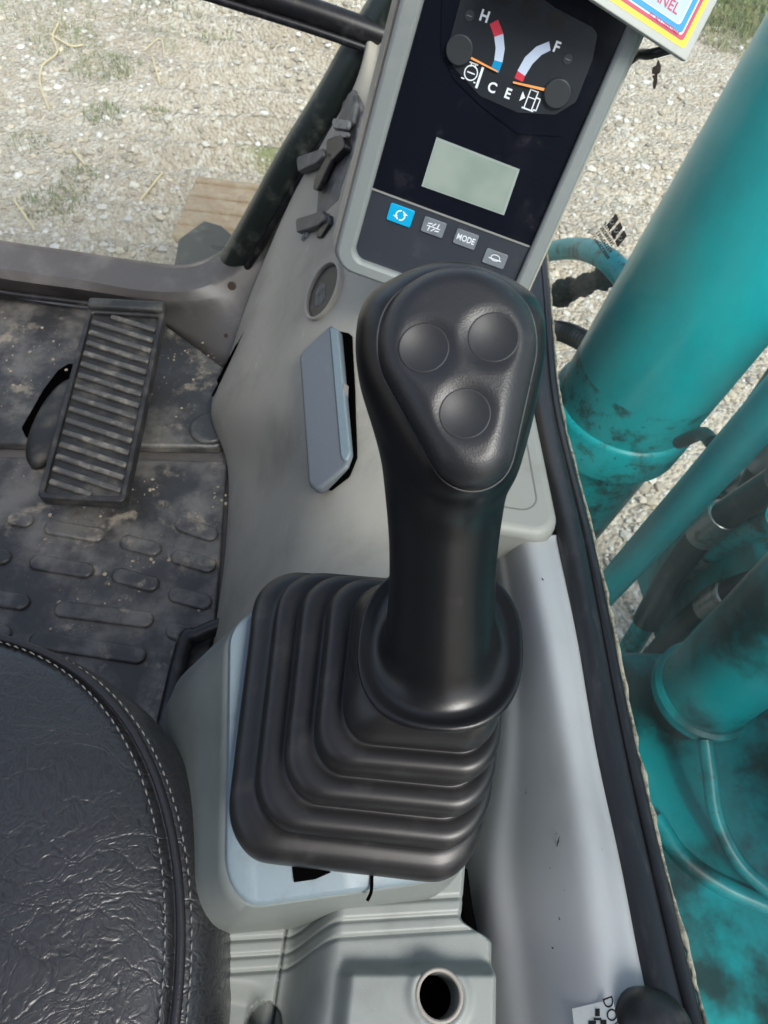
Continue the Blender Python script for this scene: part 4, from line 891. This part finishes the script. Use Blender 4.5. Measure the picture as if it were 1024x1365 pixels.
# ================================================================== SEAT
st = thing('operator_seat', (-.30, -.06, 0), 'black creased leather operator seat with pale double stitching', 'seat')
SC = A([-.305, -.065]); SA, SB = .25, .283
def sring(ins, z, n=120, e=2.35):
    a = np.linspace(0, 2*np.pi, n, endpoint=False); c, s_ = np.cos(a), np.sin(a)
    x = np.sign(c)*np.abs(c)**(2/e)*(SA-ins); fro = np.clip(s_, 0, 1)**2; y = np.sign(s_)*np.abs(s_)**(2/e)*(SB-ins+.72*fro*min(ins, .032))
    xx = SC[0]+x; yy = SC[1]+y
    zz = z+.010*noise2(xx*9+3, yy*9, 6)*min(1, ins*12)-.006*min(1, ins*12)
    return np.stack([xx, yy, zz], -1)
prof = [(.05, .35), (.012, .355), (.002, .38), (0, .41), (0, .435), (.003, .455), (.009, .470), (.017, .4785), (.023, .4815), (.027, .4795), (.0285, .4765), (.030, .4795), (.036, .4835), (.046, .4875), (.065, .4925), (.09, .497), (.12, .5), (.16, .502), (.2, .503), (.235, .503), (.248, .503)]
v, f = loft([sring(*p) for p in prof]); cu_o = obj('cushion', v, f, LEATH, st)
sb = cu_o.modifiers.new('sub', 'SUBSURF'); sb.levels = 1; sb.render_levels = 1
tube('piping', np.vstack([sring(.0245, .4822), sring(.0245, .4822)[:1]]), .0028, LEATHP, st, 8)
V, Fc = [], []
for ins, z in ((.0185, .4805), (.0335, .4835)):
    R_ = np.vstack([sring(ins, z, 1400)]); acc = 0; L_ = np.linalg.norm(np.diff(R_, axis=0), axis=1); i = 0
    while i < len(R_)-6:
        j = i
        while j < len(R_)-2 and L_[i:j+1].sum() < .0052: j += 1
        a_, b_ = R_[i], R_[j]; m_ = (a_+b_)/2+A([0, 0, .0011]); sd_ = nrm(np.cross(b_-a_, (0, 0, 1)))*.0002
        vv_, ff_ = tubemesh([a_-sd_-A([0, 0, .0003]), m_, b_+sd_-A([0, 0, .0003])], [.0003, .0007, .0003], 5); k_ = len(V); V += list(vv_); Fc += [tuple(np.array(q)+k_) for q in ff_]
        i = j+1
        while i < len(R_)-2 and L_[j:i].sum() < .0012: i += 1
o = obj('stitching', V, Fc, THREAD, st); o['kind'] = 'stuff'
box('seat_base', A([SC[0]-.02, SC[1]-.03, .18]), (.36, .36, .345), BLACK, st, .02)
tube('floor_rail', [PZ(250, 880, .03)+A([0, -.2, 0]), PZ(243, 868, .03), PZ(262, 848, .032), PZ(300, 832, .035)], .012, BLACK, st, 12, 24)
# ================================================================== MACHINE OUTSIDE THE RIGHT WINDOW
CY = A([.455, 1.062]); CR = .137
bc = thing('boom_cylinder', (CY[0], CY[1], -.65), 'thick teal boom cylinder with greasy collar standing outside the right window', 'hydraulic cylinder')
def lathe(name, cx, cy, prof_, m, parent, n=56, kx=0):
    rs_ = [A([(cx+kx*z+r*math.cos(a), cy+r*math.sin(a), z) for a in np.linspace(0, 2*math.pi, n, endpoint=False)]) for r, z in prof_]; v, f = loft(rs_); return obj(name, v, f, m, parent, autos=40)
ca = PP(856, 585, (0, CY[1]-CR*.7, 0), A([0, 1., 0]))[2]
zc = ca
lathe('barrel', *CY, [(CR, zc+.10), (CR, zc+.16), (CR, 1.6)], TEAL, bc, kx=.13)
lathe('barrel_foot', *CY, [(CR-.0005, zc+.005), (CR, zc+.1005)], TEALD, bc, kx=.13)
lathe('collar', *CY, [(CR+.004, zc-.085), (CR+.009, zc-.08), (CR+.009, zc-.004), (CR+.004, zc+.003), (CR-.002, zc+.006)], TEALD, bc, kx=.13)
lathe('lower_barrel', *CY, [(CR-.012, -.66), (CR-.012, zc-.08)], TEALD, bc, kx=.13)
lathe('base_lug', *CY, [(.05, GZ+.1), (.10, GZ+.12), (.12, -.7), (.12, -.62)], TEALD, bc, kx=.13)
ps = PX(928, 660, .42); pv = [PX(1035, 535, .42), PX(805, 790, .42)]
pip = thing('lift_pipe', (.42, pv[1][1], -.6), 'slim teal hydraulic pipe standing beside the thick boom cylinder', 'pipe')
dv = nrm(pv[0]-pv[1]); tube('pipe', [pv[1]-dv*.35, pv[1], pv[0], pv[0]+dv*.8], .026, TEAL, pip, 22, 30)
cl = thing('pipe_clamp', (CY[0]-.02, CY[1]-CR, .0), 'small dark clamp joining slim teal pipe to thick boom cylinder', 'clamp')
pc_ = PX(905, 600, .44); tube('clamp_band', [PX(905, 590, .44), PX(935, 578, .43), PX(950, 590, .42)], .010, HOSE, cl, 10, 12)
cp = thing('curved_pipe', PX(780, 338, .36), 'short curved teal pipe running from window seal to boom cylinder', 'pipe')
tube('pipe', [PX(690, 350, .33), PX(735, 335, .34), PX(775, 332, .36), PX(808, 345, .38), PX(835, 372, .41)], .024, TEALD, cp, 20, 30)
mh = thing('muddy_hose', PX(770, 385, .37), 'mud caked black hose under the curved teal pipe', 'hose')
hp = catmull([PX(700, 395, .34), PX(740, 392, .35), PX(765, 385, .37), PX(800, 372, .40), PX(835, 360, .43)], 50)
rr_n = .020+.009*np.sin(np.arange(50)*.9)*np.random.default_rng(2).random(50)+.004*np.random.default_rng(6).standard_normal(50)
v, f = tubemesh(hp, rr_n, 12); v = v+np.random.default_rng(1).normal(0, .002, v.shape); obj('hose', v, f, GUNK, mh)
ch = thing('corrugated_hose', PX(745, 445, .37), 'ribbed grey black conduit beneath the muddy hose', 'hose')
hp = catmull([PX(700, 438, .35), PX(740, 440, .36), PX(770, 450, .39), PX(800, 470, .42)], 90); v, f = tubemesh(hp, .022+.003*np.sin(np.arange(90)*1.6), 18); obj('conduit', v, f, HOSE, ch)
# swing frame deck, bracket plates, second cylinder and hoses
dk = thing('swing_frame', (.7, .2, -.9), 'grimy teal swing frame deck, its shade painted dark, below the right window', 'machine frame')
DZ = -.16
prism('deck_plate', Fr((0, 0, DZ), (1, 0, 0), (0, 1, 0)), roundpoly([(.225, -.9), (1.6, -.9), (1.6, .75), (.86, .75), (.62, .60), (.225, .56)], .03, 4), -.03, 0, TEAL_SHADE, dk, .008)
box('deck_skirt', A([.9, -.2, -.55]), (1.2, 1.2, .70), TEAL_SHADE, dk, .01)
rb_ = [PZ(872, 1090, DZ), PZ(905, 1140, DZ), PZ(960, 1180, DZ), PZ(1040, 1215, DZ)]
tube('deck_weld', [q+A([0, 0, .004]) for q in rb_], .014, TEAL_SHADE, dk, 10, 20)
prism('bracket_plate', Fr((.80, 0, 0), (0, 1, 0), (0, 0, 1)), roundpoly([(.28, -.18), (1.25, -.5), (1.25, .2), (.95, .55), (.62, .75), (.45, .5), (.33, .15)], .06, 6), -.02, .02, TEAL_SHADE, dk, .006)
prism('bracket_plate', Fr((.62, 0, 0), (0, 1, 0), (0, 0, 1)), roundpoly([(.42, -.3), (1.0, -.5), (1.0, -.12), (.72, .02), (.52, .02)], .05, 6), -.012, .012, TEAL_SHADE, dk, .006)
c2 = PZ(925, 935, -.06)
sc2 = thing('short_cylinder', (c2[0], c2[1], DZ), 'greasy teal short cylinder, its shade painted dark, with a ringed foot on the swing frame', 'hydraulic cylinder')
lathe('barrel', c2[0]+.02, c2[1]+.02, [(.070, -.05), (.072, .6)], TEAL_SHADE, sc2)
lathe('foot_ring', c2[0]+.02, c2[1]+.02, [(.074, -.075), (.080, -.07), (.080, -.052), (.074, -.046)], TEAL_SHADE, sc2)
lathe('foot', c2[0]+.02, c2[1]+.02, [(.045, DZ), (.05, -.1), (.066, -.074)], HOSE, sc2)
tp_ = thing('drain_tube', (c2[0]+.03, c2[1]-.05, DZ), 'thin teal tube bending from the short cylinder down to the deck', 'tube')
tube('tube', [PZ(940, 985, -.06), PZ(946, 1030, -.08), PZ(955, 1090, -.11), PZ(985, 1150, -.135), PZ(1040, 1200, -.14)], .011, TEAL_SHADE, tp_, 12, 24)
hs_defs = [([(860, 830), (900, 760), (950, 700), (1040, 640)], .55, .026, HOSE), ([(830, 880), (880, 800), (930, 745), (1040, 690)], .58, .024, TEALD), ([(850, 905), (900, 850), (960, 800), (1050, 760)], .60, .028, HOSE), ([(880, 720), (930, 660), (990, 630), (1045, 590)], .62, .022, TEAL_SHADE), ([(990, 700), (1000, 650), (1030, 600), (1060, 560)], .60, .02, HOSE)]
lab = ['glossy black hydraulic hose nearest the slim teal pipe', 'greasy teal pipe crossing under the glossy black hose', 'thick black hydraulic hose above the short teal cylinder', 'grimy teal pipe, its shade painted dark, passing behind the slim teal pipe', 'short black hydraulic hose rising beside the bracket plate']
for (pts, x, r, m), l_ in zip(hs_defs, lab):
    P = [PX(px, py, x+.012*i) for i, (px, py) in enumerate(pts)]; h_ = thing('hydraulic_hose', P[0], l_, 'hose', 'hydraulic hoses outside the right window')
    tube('hose', P, r, m, h_, 16, 36)
    q = P[2]; d_ = nrm(P[3]-P[1]); tube('ferrule', [q-d_*.045, q-d_*.04, q+d_*.04, q+d_*.045], [r*.9, r*1.15, r*1.15, r*.9], STEEL, h_, 16)
# brown dropping on the window, built in the shape of a small leaf
lf = thing('dropping_smear', PX(876, 100, GX-.004), 'dark brown dropping smeared on the side window pane, built as a leaf', 'leaf')
def og(px, py): p = PX(px, py, GX-.004); return (p[1], p[2])
lfr = Fr((GX-.0035, 0, 0), (0, 1, 0), (0, 0, 1))
prism('smear_blade', lfr, [og(*q) for q in ((878, 80), (881, 88), (880, 96), (875, 100), (870, 98), (871, 90), (876, 87))], -.0015, 0, SMEARB, lf, .0003)
prism('smear_blade', lfr, [og(*q) for q in ((876, 99), (876, 108), (873, 119), (871, 116), (872, 106), (870, 101))], -.0012, 0, SMEARB, lf, .0003)
# ================================================================== BOOM, CAB SHELL (out of view, boom and walls added to block light)
bo = thing('boom', (.9, .2, .3), 'unseen teal boom shape added beside the cab to shade the swing frame', 'boom')  # unseen boom, added and placed to shade deck and hoses
prism('boom_shade_block', Fr((.80, 0, 0), (0, 1, 0), (0, 0, 1)), roundpoly([(-.2, .2), (.3, .2), (.3, .6), (.2, .9), (-.3, 1.0), (-.3, .8)], .06, 6), 0, .32, TEAL, bo, .01)
box('boom_shade_foot', A([.95, .05, .08]), (.26, .22, .5), TEAL_SHADE, bo, .02)
rf = thing('unseen_cab_shell', (-.4, .2, 0), 'unseen cab roof with widened hatch, added rear wall and door panel holding back light', 'cab')  # rear wall and door added to cut light, hatch widened for seat sheen
ringprism('roof_panel', Fr((0, 0, 1.62), (1, 0, 0), (0, 1, 0)), [(-1.12, -.75), (.24, -.75), (.24, 1.25), (-1.12, 1.25)], [(-.90, -.20), (-.04, -.20), (-.04, .80), (-.90, .80)], 0, .04, CONSD, rf)
box('rear_light_block', A([-.44, -.72, .78]), (1.33, .03, 1.67), BLACK, rf, .005)
box('door_light_block', A([-1.11, .2, .28]), (.03, 1.8, .62), BLACK, rf, .005)
for x, y in ((-1.09, 1.2), (-1.09, .2)): box('post', A([x, y, .8]), (.05, .05, 1.64), PILL, rf, .01)
tube('post', [pp[-1], A([.12, 1.2, 1.2]), A([.20, 1.2, 1.63])], .024, PILL, rf, 16, 14)
